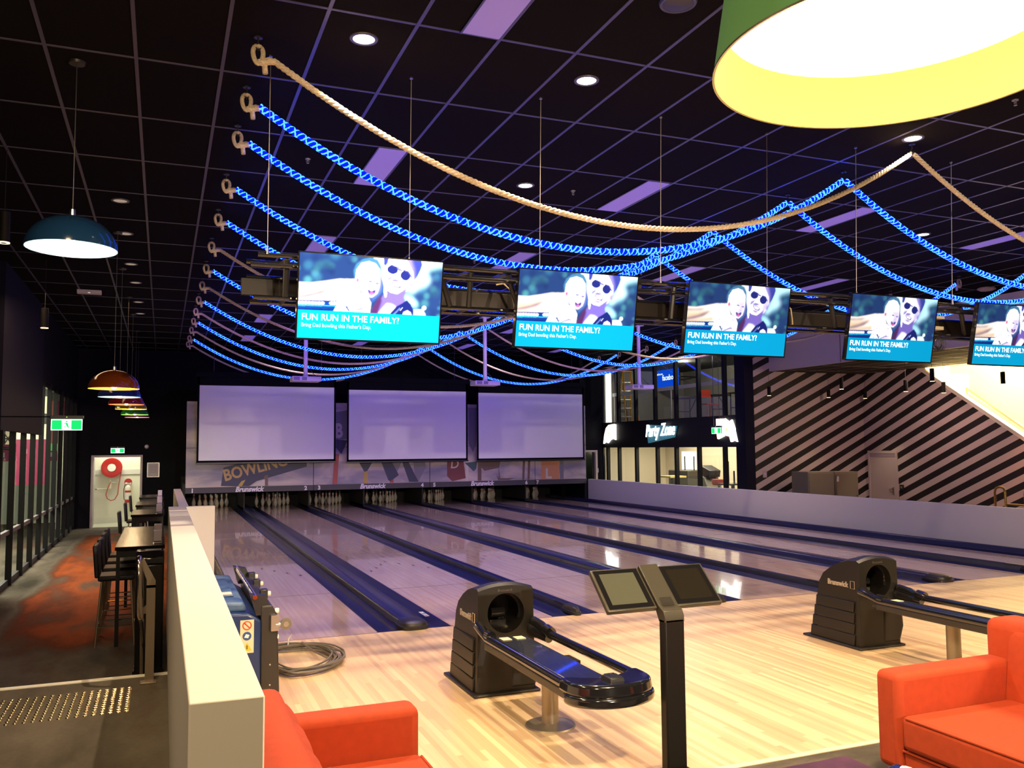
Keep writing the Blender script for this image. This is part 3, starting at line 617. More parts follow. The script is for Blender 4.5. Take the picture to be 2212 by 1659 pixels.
for y, z in ((-.17, .0), (-.17, -.075), (.20, .02), (.20, -.10)): m.tube([(XA+(.05 if z == 0 else 0), y, z), (XB, y, z)], .018, 10)
m.build('top_rail', BLACKG, tr)
m = MB().tube([(XA+.03, -.08, -.30), (XB, -.08, -.30)], .018, 10).tube([(XA+.03, .2, -.29), (XB, .2, -.29)], .018, 10); m.build('bottom_rail', BLACKG, tr)
bx(XA-.04, 2.55, .14, .18, -.25, -.12).box(3.1, XB, .14, .18, -.25, -.12).build('cable_tray', mat('brown_metal_tray', (.009, .006, .004), .55, spec=.3), tr, .003)
bx(-.345, -.34, .138, .14, -.25, -.12).build('tray_joint', BLACKM, tr)
i = 0
for x in (-1.74, -.56, -.30, .02, 1.25, 1.60, 2.85, 3.35, 4.65, 5.05, 6.3, 6.9):
    dx = (.0, .1, 0, .12, -.12, 0)[i % 6]; i += 1
    MB().tube([(x, -.15, -.02), (x+dx, -.09, -.29)], .024, 8).tube([(x, -.15, -.02), (x, .2, .02)], .016, 8).tube([(x+dx, -.08, -.30), (x+dx, .2, -.29)], .016, 8).build('strut', BLACKP, tr)
for k, x in enumerate((-1.885, -.82, .286, 1.44, 2.58, 3.64, 4.9, 6.0)):
    o = MB().tube([(x, -.19, .06), (x, -.25, CZ-3.1-.001)], .0035, 5).build('hanging_cable', mat('steel_cable', (.30, .27, .24), .4, metal=.7), tr)
    MB().cyl((x, -.19, .0), (x, -.19, .055), .011, .008, 8).cyl((x, -.25, CZ-3.1-.012), (x, -.25, CZ-3.1-.001), .014, n=8).build('cable_clamp', STEEL, o)
for x in (-.62, .12, 3.05, 4.75):
    MB().tube([(x-.10, .12, -.05), (x-.04, .10, -.04), (x+.02, .08, -.10), (x+.05, .1, -.2), (x+.07, .12, -.27)], .007, 6).build('loose_cable', mat('tan_cable', (.45, .36, .20), .5), tr)
rnd = random.Random(3)
m = MB()
for k in range(10):
    cx = 4.86+rnd.uniform(-.05, .07); rr = rnd.uniform(.05, .09)
    m.tube([(cx+rr*math.cos(a*PI/6), -.02+.01*k*.3, -.38+rr*math.sin(a*PI/6)) for a in range(13)], .0035, 5)
m.build('cable_bundle', BLACKP, tr, fix=False)
MB().box(4.66, 5.0, .0, .16, -.12, -.09).box(4.72, 4.98, .0, .16, -.235, -.2).build('power_board', mat('beige_power_board', (.42, .36, .24), .5), tr)
# ================= CEILING FITTINGS =================
PANEL = mat('unlit_panel_violet_bounce', (.34, .29, .50), .6, emit=(.30, .17, .80), es=.30)  # violet base and emission imitate purple light reflected by the unlit panels
p0 = None
for ix, x in enumerate((-.69, 2.29, 5.29, 8.29)):
    for iy, y in enumerate((-3.62, .07, 3.76, 7.45, 11.14, 14.83)):
        if iy == 0 and ix: continue
        lab = 'narrow unlit ceiling light panel with reflected violet glow, %s row from the left, %s' % (nth[ix], ['nearest the camera at the top edge of the photo', 'nearest the hanging truss', 'second beyond the truss', 'third beyond the truss', 'fourth beyond the truss', 'farthest, near the projection screens'][iy])
        if p0 is None:
            p0 = thing('ceiling_light_panel', lab, 'light panel', (x, y, CZ-.0065), group='narrow ceiling light panels'); bx(.0, .274, .014, 1.216, -.004, .0).build('diffuser', PANEL, p0)
            MB().box(-.014, .0, .0, 1.23, -.006, .0).box(.274, .288, .0, 1.23, -.006, .0).build('panel_rim', GRID, p0)
        else: dup(p0, (x, y, CZ-.0065), label=lab)
DLE = emi('downlight_glow', (1., .93, .80), 14.); DLD = mat('unlit_downlight', (.8, .74, .62), .5, emit=(1., .85, .65), es=.22)
def downlight(x, y, lit, lab, grp):
    t = thing('ceiling_downlight', lab, 'downlight', (x, y, CZ), group=grp)
    MB().lathe([(.075, -.004), (.078, -.010), (.098, -.009), (.100, -.001), (.075, -.001)], n=24, caps=False).build('trim_ring', mat('ring_grey', (.10, .09, .10), .4), t)
    MB().lathe([(.0, -.006), (.076, -.005)], n=24, caps=False).build('glowing_disc', DLE if lit else DLD, t, fix=False)
    return t
for (a, b), wh in zip(((786, 83), (1267, 173), (1135, 400), (1994, 506), (1972, 298), (1463, 658), (1278, 590)), ('at the upper left of the bowling lanes', 'above the second television', 'just above the nearest cream rope', 'right of the cream rope peak', 'beside the peak of the cream rope', 'seen through the truss right of the second television', 'just above the top of the second television')):
    v = aZ(a, b, CZ); downlight(v.x, v.y, True, 'round lit ceiling downlight '+wh, 'lit downlights'); lamp('SPOT', (v.x, v.y, CZ-.03), 500 if v.y < -1 else 180, (1., .74, .50), .03, (v.x, v.y, 0), 1.75, .7, name='downlight_beam')
for k, (a, b) in enumerate(((260, 433), (271, 504), (283, 570), (293, 610), (299, 652), (303, 677))):
    v = aZ(a, b, CZ); downlight(v.x, v.y, False, 'small dim ceiling downlight over the left walkway, '+['nearest of the row of six', 'second of the row of six', 'third of the row of six', 'fourth of the row of six', 'fifth of the row of six', 'farthest of the row of six'][k], 'dim walkway downlights')
v = aZ(1461, 8, CZ); t = thing('ceiling_speaker', 'round dark ceiling speaker at the top edge of the photo', 'speaker', (v.x, v.y-.02, CZ)); MB().lathe([(.0, -.022), (.09, -.018), (.10, -.012)], n=28, caps=False).build('grille', mat('speaker_mesh', (.05, .05, .08), .6), t, fix=False); MB().lathe([(.10, -.014), (.118, -.016), (.125, -.001)], n=28, caps=False).build('speaker_rim', GRID, t, fix=False)
for a, b, wh in ((1238, 412, 'above the nearest cream rope'), (665, 343, 'among the blue ropes at upper left'), (2193, 216, 'right of the big round lamp'), (1385, 588, 'near the second television'), (1025, 563, 'right of the first television')):
    v = aZ(a, b, CZ); t = thing('ceiling_sprinkler', 'small metal fire sprinkler '+wh, 'sprinkler', (v.x, v.y, CZ), group='ceiling sprinklers'); m = MB().lathe([(.028, .004), (.026, -.006), (.008, -.008), (.006, -.03)], n=14); m.build('sprinkler_body', GREYM, t)
    MB().tube([(-.012, 0, -.012), (-.016, 0, -.03), (0, 0, -.045), (.016, 0, -.03), (.012, 0, -.012)], .002, 5).cyl((0, 0, -.048), (0, 0, -.045), .014, n=10).build('sprinkler_head', GREYM, t)
v = aZ(213, 628, CZ); t = thing('ceiling_light_box', 'small white rectangular box on the dark ceiling above the walkway', 'ceiling box', (v.x-.15, v.y, CZ)); bx(-.2, .2, -.06, .06, -.075, .004).build('box_body', mat('grey_white_plastic', (.55, .48, .52), .5), t, .01); bx(-.02, .02, -.064, -.06, -.06, -.05).build('indicator', mat('indicator_white', (.9, .9, .9), .3, emit=(1, 1, 1), es=.5), t)
v = aZ(2131, 622, CZ); t = thing('ceiling_access_point', 'flat pale hexagonal box on the ceiling at right behind blue ropes', 'ceiling box', (v.x, v.y, CZ)); MB().lathe([(.15, .004), (.16, -.03), (.12, -.05), (0, -.052)], n=8).build('box_body', mat('pinkish_plastic', (.60, .46, .44), .5), t)
# ================= DRUM LAMP =================
t = thing('drum_pendant_lamp', 'big round drum lamp, green outside and yellow inside, glowing white', 'pendant lamp', (-.236, -5.738, 3.0))
RG = lambda z: .621-.16*z
m = MB().lathe([(RG(z)+.004, z) for z in (0, .1, .2, .3, .42)], n=96, caps=False)
m.build('outer_shade', mat('green_shade', (.09, .26, .08), .75, emit=(.12, .30, .07), es=.10), t, auto=1.)
m = MB().lathe([(RG(z)-.002, z) for z in (0.001, .07, .14, .20)], n=96, caps=False); m.build('inner_lining', mat('yellow_lining', (.80, .62, .020), .8, spec=.1, emit=(1., .78, .05), es=.2), t, auto=1.)
MB().lathe([(RG(0)-.003, .0), (RG(0)+.006, -.001), (RG(0)+.006, .006)], n=96, caps=False).build('rim_band', mat('dark_rim', (.05, .035, .02), .5), t)
MB().lathe([(0, .2), (RG(.2)-.004, .2)], n=64, caps=False).build('diffuser_disc', emi('drum_glow', (1., .86, .62), 7.), t, fix=False)
MB().lathe([(RG(.42), .42), (0, .425)], n=64, caps=False).cyl((0, 0, .42), (0, 0, .5), .06).build('top_plate', BLACKM, t)
for a in (0, 2.1, 4.2): MB().tube([(.4*math.cos(a), .4*math.sin(a), .42), (.1*math.cos(a), .1*math.sin(a), CZ-3.0-.03)], .003, 5).build('suspension_wire', STEEL, t)
MB().lathe([(.12, CZ-3.0-.001), (.12, CZ-3.0-.03), (0, CZ-3.0-.032)], n=20).build('ceiling_rose', BLACKM, t)
# ================= DOME PENDANTS =================
def dome(x, y, z, outc, inc, wh, nm, k, bulb):
    t = thing('dome_pendant_lamp', wh, 'pendant lamp', (x, y, z), group='dome lamps over the walkway')
    R = .312; H = .245; n_ = 12
    prof = [(R*math.cos(a*PI/2/n_), H*math.sin(a*PI/2/n_)) for a in range(n_)]+[(.02, H)]
    MB().lathe(prof, n=40, caps=False).build('outer_shade', mat(nm+'_gloss_shade', outc, .14, coat=.5), t, auto=1.2)
    MB().lathe([(r*.985, z_*.97+.0005) for r, z_ in prof], n=40, caps=False).build('inner_shade', mat(nm+'_inner_shade', inc, .6, emit=inc, es=.06), t, auto=1.2)
    MB().sphere((0, 0, .035), .038, 10).build('bulb', emi('bulb_glow', (1., .72, .38), 26.), t)
    MB().cyl((0, 0, .07), (0, 0, H), .02, n=10).cyl((0, 0, H-.002), (0, 0, H+.05), .022, .018, 10).build('lamp_holder', STEEL, t)
    MB().cyl((0, 0, H+.05), (0, 0, CZ-z-.001), .004, n=6).lathe([(.06, CZ-z-.001), (.055, CZ-z-.02), (0, CZ-z-.022)], n=14).build('cord', BLACKP, t)
    lamp('POINT', (x, y, z-.03), bulb, (1., .68, .38), .04, name='pendant_bulb_light')
dome(-3.213, -.93, 3.155, (.010, .045, .13), (.20, .42, .60), 'large dark blue dome lamp with glowing bulb, nearest of the row', 'blue', 0, 28)
for x, y, z, o_, i_, wh, nm in ((-3.173, 4.5, 2.484, (.26, .05, .006), (1., .45, .06), 'orange dome lamp over the walkway, second of the row', 'orange'), (-3.213, 7.0, 2.515, (.015, .03, .20), (.20, .45, .65), 'blue dome lamp just behind the orange one', 'deep_blue'), (-3.212, 9.8, 2.533, (.14, .01, .01), (1., .14, .08), 'red dome lamp behind the second blue one', 'red'),
       (-3.2, 12.0, 2.542, (.2, .13, .005), (1., .72, .03), 'yellow dome lamp behind the red one', 'yellow'), (-3.205, 14.8, 2.529, (.02, .15, .03), (.15, .65, .12), 'green dome lamp behind the yellow one', 'green'), (-3.214, 17.2, 2.545, (.20, .05, .08), (.5, .18, .20), 'dark pink dome lamp, farthest of the row', 'dark_pink')): dome(x, y, z, o_, i_, wh, nm, 1, 14)
def cylp(x, y, z, r, h, top, lab, grp, glow=2.5):
    t = thing('cylinder_pendant_lamp', lab, 'pendant lamp', (x, y, z), group=grp)
    MB().cyl((0, 0, 0), (0, 0, h), r, n=20).build('lamp_body', mat('lamp_black', (.006, .0055, .005), .6, spec=.2), t, .003); MB().lathe([(r*.55, -.001), (r*1.04, -.001), (r*1.04, .008)], n=20, caps=False).build('light_ring', emi('ring_glow_warm', (1., .72, .40), glow), t, fix=False)
    MB().cyl((0, 0, h), (0, 0, top-z-.001), .003, n=5).build('cord', BLACKP, t); return t
v = aX(96, 709, -4.25); cylp(v.x, v.y, v.z, .052, .30, CZ, 'black cylinder pendant lamp before the dark blue left wall', 'cylinder lamps at left')
v = aX(8, 525, -4.0); cylp(v.x, v.y, v.z, .05, .30, CZ, 'black cylinder pendant lamp cut by the left edge of the photo', 'cylinder lamps at left')
# ================= EXIT SIGNS =================
EG = emi('exit_green', (.01, .62, .13), 1.5); EWH = emi('exit_white', (.80, 1., .92), 3.2)
def exit_sign(x, y, z, lab, mountz, sc=1., rot=None):
    t = thing('exit_sign', lab, 'exit sign', (x, y, z), rz=rot or 0., group='lit green exit signs'); w = .18*sc; h = .145*sc
    bx(-w, w, -.015, .015, 0, h).build('sign_box', BLACKM, t); bx(-w+.003, w-.003, -.018, -.015, .003, h-.003).build('white_panel', EWH, t)
    for a, b in ((-w+.012, -.055*sc), (.052*sc, w-.012)): bx(a, b, -.0195, -.018, .014, h-.014).build('green_panel', EG, t)
    m = MB(); s = sc
    P = lambda pts: m.add([(p*s, -.0192, q*s) for p, q in pts], [tuple(range(len(pts)))])
    m.smooth = False
    P([(-.012, .118), (.004, .124), (.012, .112), (.002, .102), (-.012, .106)]); P([(-.022, .098), (.010, .098), (.018, .070), (-.004, .064), (-.012, .084)]); P([(-.004, .066), (.016, .07), (.026, .042), (.018, .02), (.012, .042), (-.002, .056)]); P([(-.004, .066), (-.012, .044), (-.032, .036), (-.030, .046), (-.014, .056)]); P([(-.022, .098), (-.036, .082), (-.030, .078), (-.016, .09)])
    m.build('running_figure', EG, t, fix=False)
    bx(-w-.01, w+.01, -.03, .03, h, h+.045).build('sign_housing', BLACKM, t, .006); bx(-.004, .004, -.034, -.03, h+.02, h+.028).build('indicator_light', emi('indicator_green', (.5, 1., .1), 3.), t)
    if mountz: MB().cyl((-w*.6, 0, h+.045), (-w*.6, 0, mountz-z-.001), .006, n=6).cyl((w*.6, 0, h+.045), (w*.6, 0, mountz-z-.001), .006, n=6).build('hanging_rod', BLACKM, t)
    return t
v = aY(144, 930, 4.35); tt = exit_sign(v.x, 4.35, v.z, 'large lit green exit sign on an arm at left before the glazing', None); bx(-4.9-v.x, -.17, -.01, .01, .165, .18).build('support_arm', SCRB, tt)
v = aY(254, 979, 19.26); exit_sign(v.x, 19.26, v.z, 'small lit green exit sign above the open door at the end of the walkway', None)
# ================= WALKWAY END =================
REDM = mat('fire_red', (.42, .018, .014), .35)
YB = 20.84
v = aY(242, 1010, YB); t = thing('hose_reel', 'red fire hose reel with hanging hose on the pale corridor wall', 'hose reel', (v.x, YB-.12, v.z)); Rx = Matrix.Rotation(PI/2, 4, 'X')
MB().lathe([(.26, -.09), (.29, -.085), (.29, -.075), (.22, -.06), (.22, .06), (.29, .075), (.29, .09), (.26, .095), (.12, .08), (.12, -.08)], n=40, M=Rx).build('reel_disc', REDM, t)
MB().lathe([(.0, .10), (.115, .098), (.115, .08)], n=28, M=Rx, caps=False).build('hub_label', mat('hub_white', (.8, .8, .7), .5), t)
p = aY(241, 1055, YB-.12)-Vector((v.x, YB-.12, v.z)); q = aY(240, 1075, YB-.12)-Vector((v.x, YB-.12, v.z))
MB().tube([(.27, -.02, .0), (.25, -.03, -.2), (.2, -.03, -.55), (.18, -.03, -.8), (.10, -.03, -.95), (-.0, -.03, -.98), (-.1, -.03, -.92), (-.14, -.03, -.8), (-.09, -.03, -.6), (-.03, -.02, -.45), (-.02, 0, -.38)], .014, 8).build('hose', mat('hose_red_brown', (.45, .08, .05), .5), t)
MB().cyl((-.03, 0, -.62), (-.03, 0, -.33), .025).cyl((-.03, 0, -.45), (.12, 0, -.45), .015).cyl((-.03, 0, -.62), (-.45, .04, -.64), .015).build('valve_pipe', CREAM, t); bx(-.08, .08, .05, .119, -.2, .2).build('wall_mount', GREYM, t)
v = aY(276, 1085, YB); t = thing('fire_extinguisher', 'white and red fire extinguisher on the corridor wall under a round sign', 'fire extinguisher', (v.x, YB-.09, v.z))
MB().lathe([(.07, 0), (.085, .015), (.085, .09)], n=24).build('base_band', REDM, t); MB().lathe([(.085, .09), (.085, .30)], n=24, caps=False).build('white_band', mat('extinguisher_white', (.75, .75, .68), .4), t)
MB().lathe([(.085, .30), (.085, .36)], n=24, caps=False).build('upper_band', REDM, t); MB().lathe([(.085, .36), (.084, .44), (.06, .49), (.025, .51), (.02, .54)], n=24).build('shoulder', mat('extinguisher_cream', (.72, .68, .58), .4), t)
MB().box(-.03, .05, -.015, .015, .54, .56).box(-.02, .07, -.012, .012, .585, .60).tube([(-.02, 0, .55), (-.09, 0, .53), (-.115, 0, .4), (-.11, 0, .2), (-.10, 0, .08)], .009, 8).build('handle_and_hose', BLACKP, t); bx(-.03, .03, .08, .089, .15, .45).build('bracket', GREYM, t)
v = aY(277, 1045, YB); t = thing('location_sign', 'round red and white fire extinguisher sign on the corridor wall', 'sign', (v.x, YB-.012, v.z+.05)); MB().lathe([(0, .006), (.11, .006), (.11, -.012)], n=32, M=Rx, caps=False).build('sign_disc', REDM, t); MB().prism([(.09*math.cos(PI+PI*k/12), -.01+.09*math.sin(PI+PI*k/12)) for k in range(13)], lambda a, b: (a, -.009, b), lambda a, b: (a, -.006, b)).build('white_half', mat('sign_white', (.8, .78, .7), .5), t)
v = aY(331, 1015, 19.28); t = thing('framed_notice', 'small pale framed notice on the black wall right of the open door', 'framed notice', (v.x, 19.285, v.z)); bx(-.165, .165, -.012, .014, -.21, .21).build('frame', STEEL, t); bx(-.145, .145, -.014, -.012, -.19, .19).build('paper', mat('notice_paper', (.55, .50, .50), .6), t)
m = MB()
for k in range(8): m.box(-.1, .1, -.0145, -.014, .13-.03*k, .14-.03*k)
m.build('printed_lines', mat('grey_print', (.3, .28, .28), .6), t)
v = aY(317, 965, 19.28); t = thing('alarm_sensor', 'small round white sensor on the black wall above the framed notice', 'sensor', (v.x, 19.3, v.z)); MB().lathe([(0, .06), (.04, .05), (.055, .02), (.055, -.004)], n=16, M=Rx).build('sensor_dome', PW, t); MB().lathe([(.06, .008), (.062, -.002)], n=16, M=Rx).build('sensor_base', PW, t)
# arcade glimpsed through the glazing
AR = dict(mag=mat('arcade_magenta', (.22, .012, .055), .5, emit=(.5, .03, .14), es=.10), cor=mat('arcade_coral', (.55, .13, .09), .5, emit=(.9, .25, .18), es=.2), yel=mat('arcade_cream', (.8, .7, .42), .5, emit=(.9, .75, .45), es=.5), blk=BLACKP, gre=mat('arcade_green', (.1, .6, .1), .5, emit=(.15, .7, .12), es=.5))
for k, (y, c1_, lab) in enumerate(((9.5, 'mag', 'magenta racing arcade cabinet with a spoked wheel picture, behind the first mullions'), (12.6, 'cor', 'coral and magenta arcade cabinet behind the glazing'), (16.0, 'mag', 'tall magenta arcade cabinet with a green strip behind the glazing'))):
    t = thing('racing_arcade_machine', lab, 'arcade machine', (-7.2, y, -.5), group='arcade cabinets behind the glazing')
    MB().prism([(-.5, 0), (.5, 0), (.5, .9), (.25, 1.0), (.1, 1.5), (.45, 1.75), (.45, 2.3), (-.5, 2.3)], lambda a, b: (a, -.6, b), lambda a, b: (a, .6, b)).build('cabinet_body', BLACKP, t, .01)
    bx(.5, .505, -.5, .5, .35, .85).build('front_panel', AR['cor'], t); bx(.45, .457, -.55, .55, 1.82, 2.24).build('marquee', AR[c1_], t); bx(-.45, .45, -.61, -.602, 1.05, 1.5).build('side_art', AR[c1_], t); bx(-.4, .4, -.61, -.602, 1.6, 2.2).build('side_art', AR['cor' if k else 'yel'], t)
    bx(-.45, .44, -.612, -.603, .3, .5).build('side_stripe', AR['yel'], t)
    m = MB()
    for a in range(6): m.tube([(0, -.62, 1.9), (.16*math.cos(a*PI/3), -.62, 1.9+.16*math.sin(a*PI/3))], .012, 5)
    m.tube([(.19*math.cos(a*PI/10), -.62, 1.9+.19*math.sin(a*PI/10)) for a in range(20)], .02, 6, closed=True); m.build('wheel_picture', STEEL, t)
    MB().tube([(.42, .16*math.cos(a*PI/8), 1.12+.14*math.sin(a*PI/8)) for a in range(16)], .015, 6, closed=True).build('steering_wheel', BLACKG, t)
    bx(-.45, .44, -.615, -.603, 1.5, 1.58).build('green_strip', AR['gre'], t)
t = thing('wall_mural', 'magenta and coral mural with a spoked wheel on the far wall behind the glazing', 'mural', (-6.4, 21.88, 0))
v = aY(60, 985, 21.88); zb = v.z-.15; MAG = AR['mag']
bx(-1.5, 1.3, -.01, 0, zb, zb+.50).build('magenta_band', MAG, t); bx(-1.5, -.55, -.012, 0, zb+.50, 3.2).build('dark_picture', mat('mural_dark', (.05, .04, .04), .6), t); bx(-.55, .15, -.012, 0, zb+.50, 3.2).build('cream_picture', AR['yel'], t); bx(.15, .75, -.012, 0, zb+.50, 3.2).build('coral_picture', AR['cor'], t); bx(.75, 1.3, -.012, 0, zb+.50, 3.2).build('magenta_picture', MAG, t)
bx(.55, 1.3, -.014, 0, zb+.3, zb+.52).build('green_patch', AR['gre'], t)
w_ = aY(17, 955, 21.86); m = MB(); cx = w_.x+6.4; cz = w_.z+.1
for a in range(6): m.tube([(cx, -.03, cz), (cx+.26*math.cos(a*PI/3), -.03, cz+.26*math.sin(a*PI/3))], .02, 5)
m.build('wheel_spokes', STEEL, t); MB().tube([(cx+.3*math.cos(a*PI/10), -.03, cz+.3*math.sin(a*PI/10)) for a in range(20)], .04, 6, closed=True).build('wheel_tyre', BLACKP, t)
for k, y in enumerate((-1.2, -.75, -.3, .2, .6)): bx(y, y+.2, -.016, 0, zb+.12, zb+.26).build('white_letter_block', mat('mural_white', (.8, .75, .7), .5), t)
t = thing('hanging_banner', 'tall narrow cream and magenta banner behind the glazing near its bulkhead corner', 'banner', (-5.35, 14.9, 0))
for z0, z1, k_ in ((.9, 1.95, 'mag'), (1.95, 2.3, 'yel'), (2.3, 2.55, 'blk'), (2.55, 2.95, 'yel'), (2.95, 3.2, 'blk')): bx(-.35, .35, -.02, .02, z0, z1).build('banner_panel', AR[k_], t)
MB().cyl((-.3, 0, 3.2), (-.3, 0, 3.6), .008, n=6).cyl((.3, 0, 3.2), (.3, 0, 3.6), .008, n=6).build('banner_cord', BLACKM, t)
# walkway bar tables, stools, dispensers
def btable(y0, y1, lab, x0=-3.04, x1=-2.52):
    t = thing('bar_table', lab, 'bar table', ((x0+x1)/2, (y0+y1)/2, -.5), group='bar tables along the walkway'); a = (x1-x0)/2; b = (y1-y0)/2
    bx(-a, a, -b, b, 1.06, 1.10).build('table_top', mat('dark_table_top', (.005, .004, .004), .25, spec=.25), t, .004)
    for sx in (-1, 1):
        for sy in (-1, 1): bx(sx*(a-.035)-.02, sx*(a-.035)+.02, sy*(b-.04)-.02, sy*(b-.04)+.02, 0, 1.06).build('leg', BLACKM, t)
    bx(-a+.03, a-.03, -b+.03, b-.03, .98, 1.06).build('apron', BLACKM, t)
tabs = [(2.80, 5.50, 'long dark bar table nearest along the white half wall'), (8.0, 9.3, 'dark bar table second along the walkway'), (10.7, 12.0, 'dark bar table third along the walkway'), (13.6, 14.9, 'dark bar table farthest along the walkway')]
for a, b, lb in tabs: btable(a, b, lb)
st0 = None
LEGM = mat('stool_leg_metal', (.42, .34, .24), .35, metal=.8)
for k, (y, lb) in enumerate(((3.05, 'nearest black bar stool with tan metal legs at the long table'), (3.75, 'second black bar stool at the long table'), (4.45, 'third black bar stool at the long table'), (5.15, 'fourth black bar stool at the far end of the long table'), (8.65, 'black bar stool at the second bar table'), (11.3, 'black bar stool at the third bar table'), (14.2, 'black bar stool at the farthest bar table'))):
    if st0 is None:
        t = st0 = thing('bar_stool', lb, 'bar stool', (-3.02, y, -.5), group='bar stools along the walkway')
        bx(-.19, .19, -.2, .2, .72, .78).build('seat', mat('black_seat', (.012, .011, .012), .5), t, .02)
        MB().prism([(-.22, .76), (-.17, .76), (-.20, 1.12), (-.25, 1.12)], lambda a, b: (a, -.2, b), lambda a, b: (a, .2, b)).build('backrest', MATS['black_seat'], t, .015)
        for sx in (-1, 1):
            for sy in (-1, 1): MB().tube([(sx*.15, sy*.16, .72), (sx*.20, sy*.21, 0)], .011, 6).build('leg', LEGM, t)
        MB().tube([(.185, .195, .22), (-.185, .195, .22), (-.185, -.195, .22), (.185, -.195, .22)], .008, 6, closed=True).build('foot_ring', CHROME, t)
    else: dup(st0, (-3.02, y, -.5), label=lb)
d0 = None
for y, lb in ((3.05, 'lilac white dispenser box on the near end of the long bar table'), (3.95, 'lilac white dispenser box in the middle of the long bar table'), (8.15, 'lilac white dispenser box on the second bar table'), (10.85, 'lilac white dispenser box on the third bar table'), (13.75, 'lilac white dispenser box on the farthest bar table')):
    if d0 is None:
        t = d0 = thing('napkin_dispenser', lb, 'dispenser', (-2.60, y, .601), group='dispensers on the bar tables'); bx(-.045, .045, -.05, .05, 0, .15).build('dispenser_box', mat('lilac_white_plastic', (.62, .55, .62), .35), t, .008); bx(-.04, .04, -.056, -.05, .02, .03).build('slot', BLACKP, t); bx(-.05, -.035, -.058, -.05, .0, .02).build('latch', CHROME, t)
    else: dup(d0, (-2.60, y, .601), label=lb)
t = thing('waste_bin', 'tall black bin with a shiny lid beside the white half wall', 'bin', (-2.65, 1.40, -.5)); bx(-.13, .12, -.15, .2, .04, 1.08).build('bin_body', mat('bin_black', (.010, .009, .009), .3), t, .02); MB().tube([(-.13, -.15, .06), (.12, -.15, .06), (.12, .2, .06), (-.13, .2, .06)], .02, 8, closed=True).build('base_rim', BLACKG, t)
MB().prism([(-.16, 1.08), (.21, 1.08), (.19, 1.14), (.10, 1.2), (-.08, 1.2), (-.15, 1.14)], lambda a, b: (-.135, a, b), lambda a, b: (.12, a, b)).build('lid', BLACKG, t, .01); bx(-.12, .11, -.14, .19, 0, .04).build('plinth', BLACKM, t)
# hand rail
PM2 = mat('rail_post_metal', (.36, .29, .22), .35, metal=.6)
t = thing('stair_handrail', 'metal handrail with a flat post and looped tube at the steps', 'handrail', (-2.625, -1.0, 0))
bx(-.03, .03, -.006, .006, .012, .70).build('flat_post', PM2, t)
MB().prism([(-.03, .68), (.03, .68), (.03, .73), (-.055, .90), (-.075, .86), (-.03, .74)], lambda a, b: (a, -.006, b), lambda a, b: (a, .006, b)).build('bracket_arm', PM2, t); MB().prism([(-.03, .50), (-.03, .56), (-.07, .52), (-.07, .49)], lambda a, b: (a, -.006, b), lambda a, b: (a, .006, b)).build('bracket_arm', PM2, t)
bx(-.06, .05, -.04, .04, 0, .014).build('base_plate', PM2, t, .003)
MB().tube([(-.085, 1.6, .35), (-.085, .4, .83), (-.085, .0, .90), (-.085, -.07, .90), (-.083, -.12, .86), (-.08, -.13, .75), (-.075, -.13, .6), (-.07, -.11, .51), (-.065, -.04, .47), (-.065, .4, .38), (-.065, 1.6, -.05)], .019, 12).build('tube_rail', mat('polished_rail', (.7, .6, .5), .15, metal=1.), t, auto=1.2)
MB().tube([(-.085, 1.5, .39), (-.075, 1.5, -.45)], .015, 8).build('rail_leg', PM2, t)
# tactile studs
t = thing('tactile_indicator', 'pad of shiny gold tactile studs on the carpet before the steps', 'tactile pad', (-3.0, -1.38, 0))
SM = mat('stud_brass', (.85, .68, .38), .22, metal=1.)
prof_ = [(.0155, 0), (.0145, .003), (.0125, .0055), (0, .006)]
sp_l = [(.25-.0485*i, -.30+.0535*j) for i in range(18) for j in range(12)]
sp_l.sort(key=lambda q: (q[0]-1.0)**2*.3+(q[1]+2.0)**2)
s0 = None; rest = MB()
for k, (x, y) in enumerate(sp_l):
    if k < 99:
        if s0 is None: s0 = MB().lathe(prof_, (0, 0, 0), 10, caps=False).build('stud', SM, t, fix=False); s0.location = (x, y, 0)
        else: dup(s0, (x, y, 0), parent=t)
    else: rest.lathe(prof_, (x, y, 0), 10, caps=False)
o = rest.build('stud', SM, t, fix=False); o['kind'] = 'stuff'
# ================= HALF WALLS =================
m_ = bx(-2.50, -2.330, -5.75, 1.60, 0, 1.10); struct('wall_left_half', m_, WHITEP, .004)
struct('wall_left_half', bx(-2.50, -2.05, 1.60, 1.68, 0, 1.10), WHITEP, .004)
struct('wall_left_half', bx(-2.40, -2.30, 1.68, 6.2, -.5, 1.09), WHITEP, .004)
struct('trim_7', bx(-2.50, -2.330, 1.02, 1.035, 1.10, 1.104), WHITEP)
struct('wall_right_half', bx(9.75, 9.87, -2.0, 16.3, -.5, .665), mat('pale_half_wall', (.66, .64, .66), .5), .006)
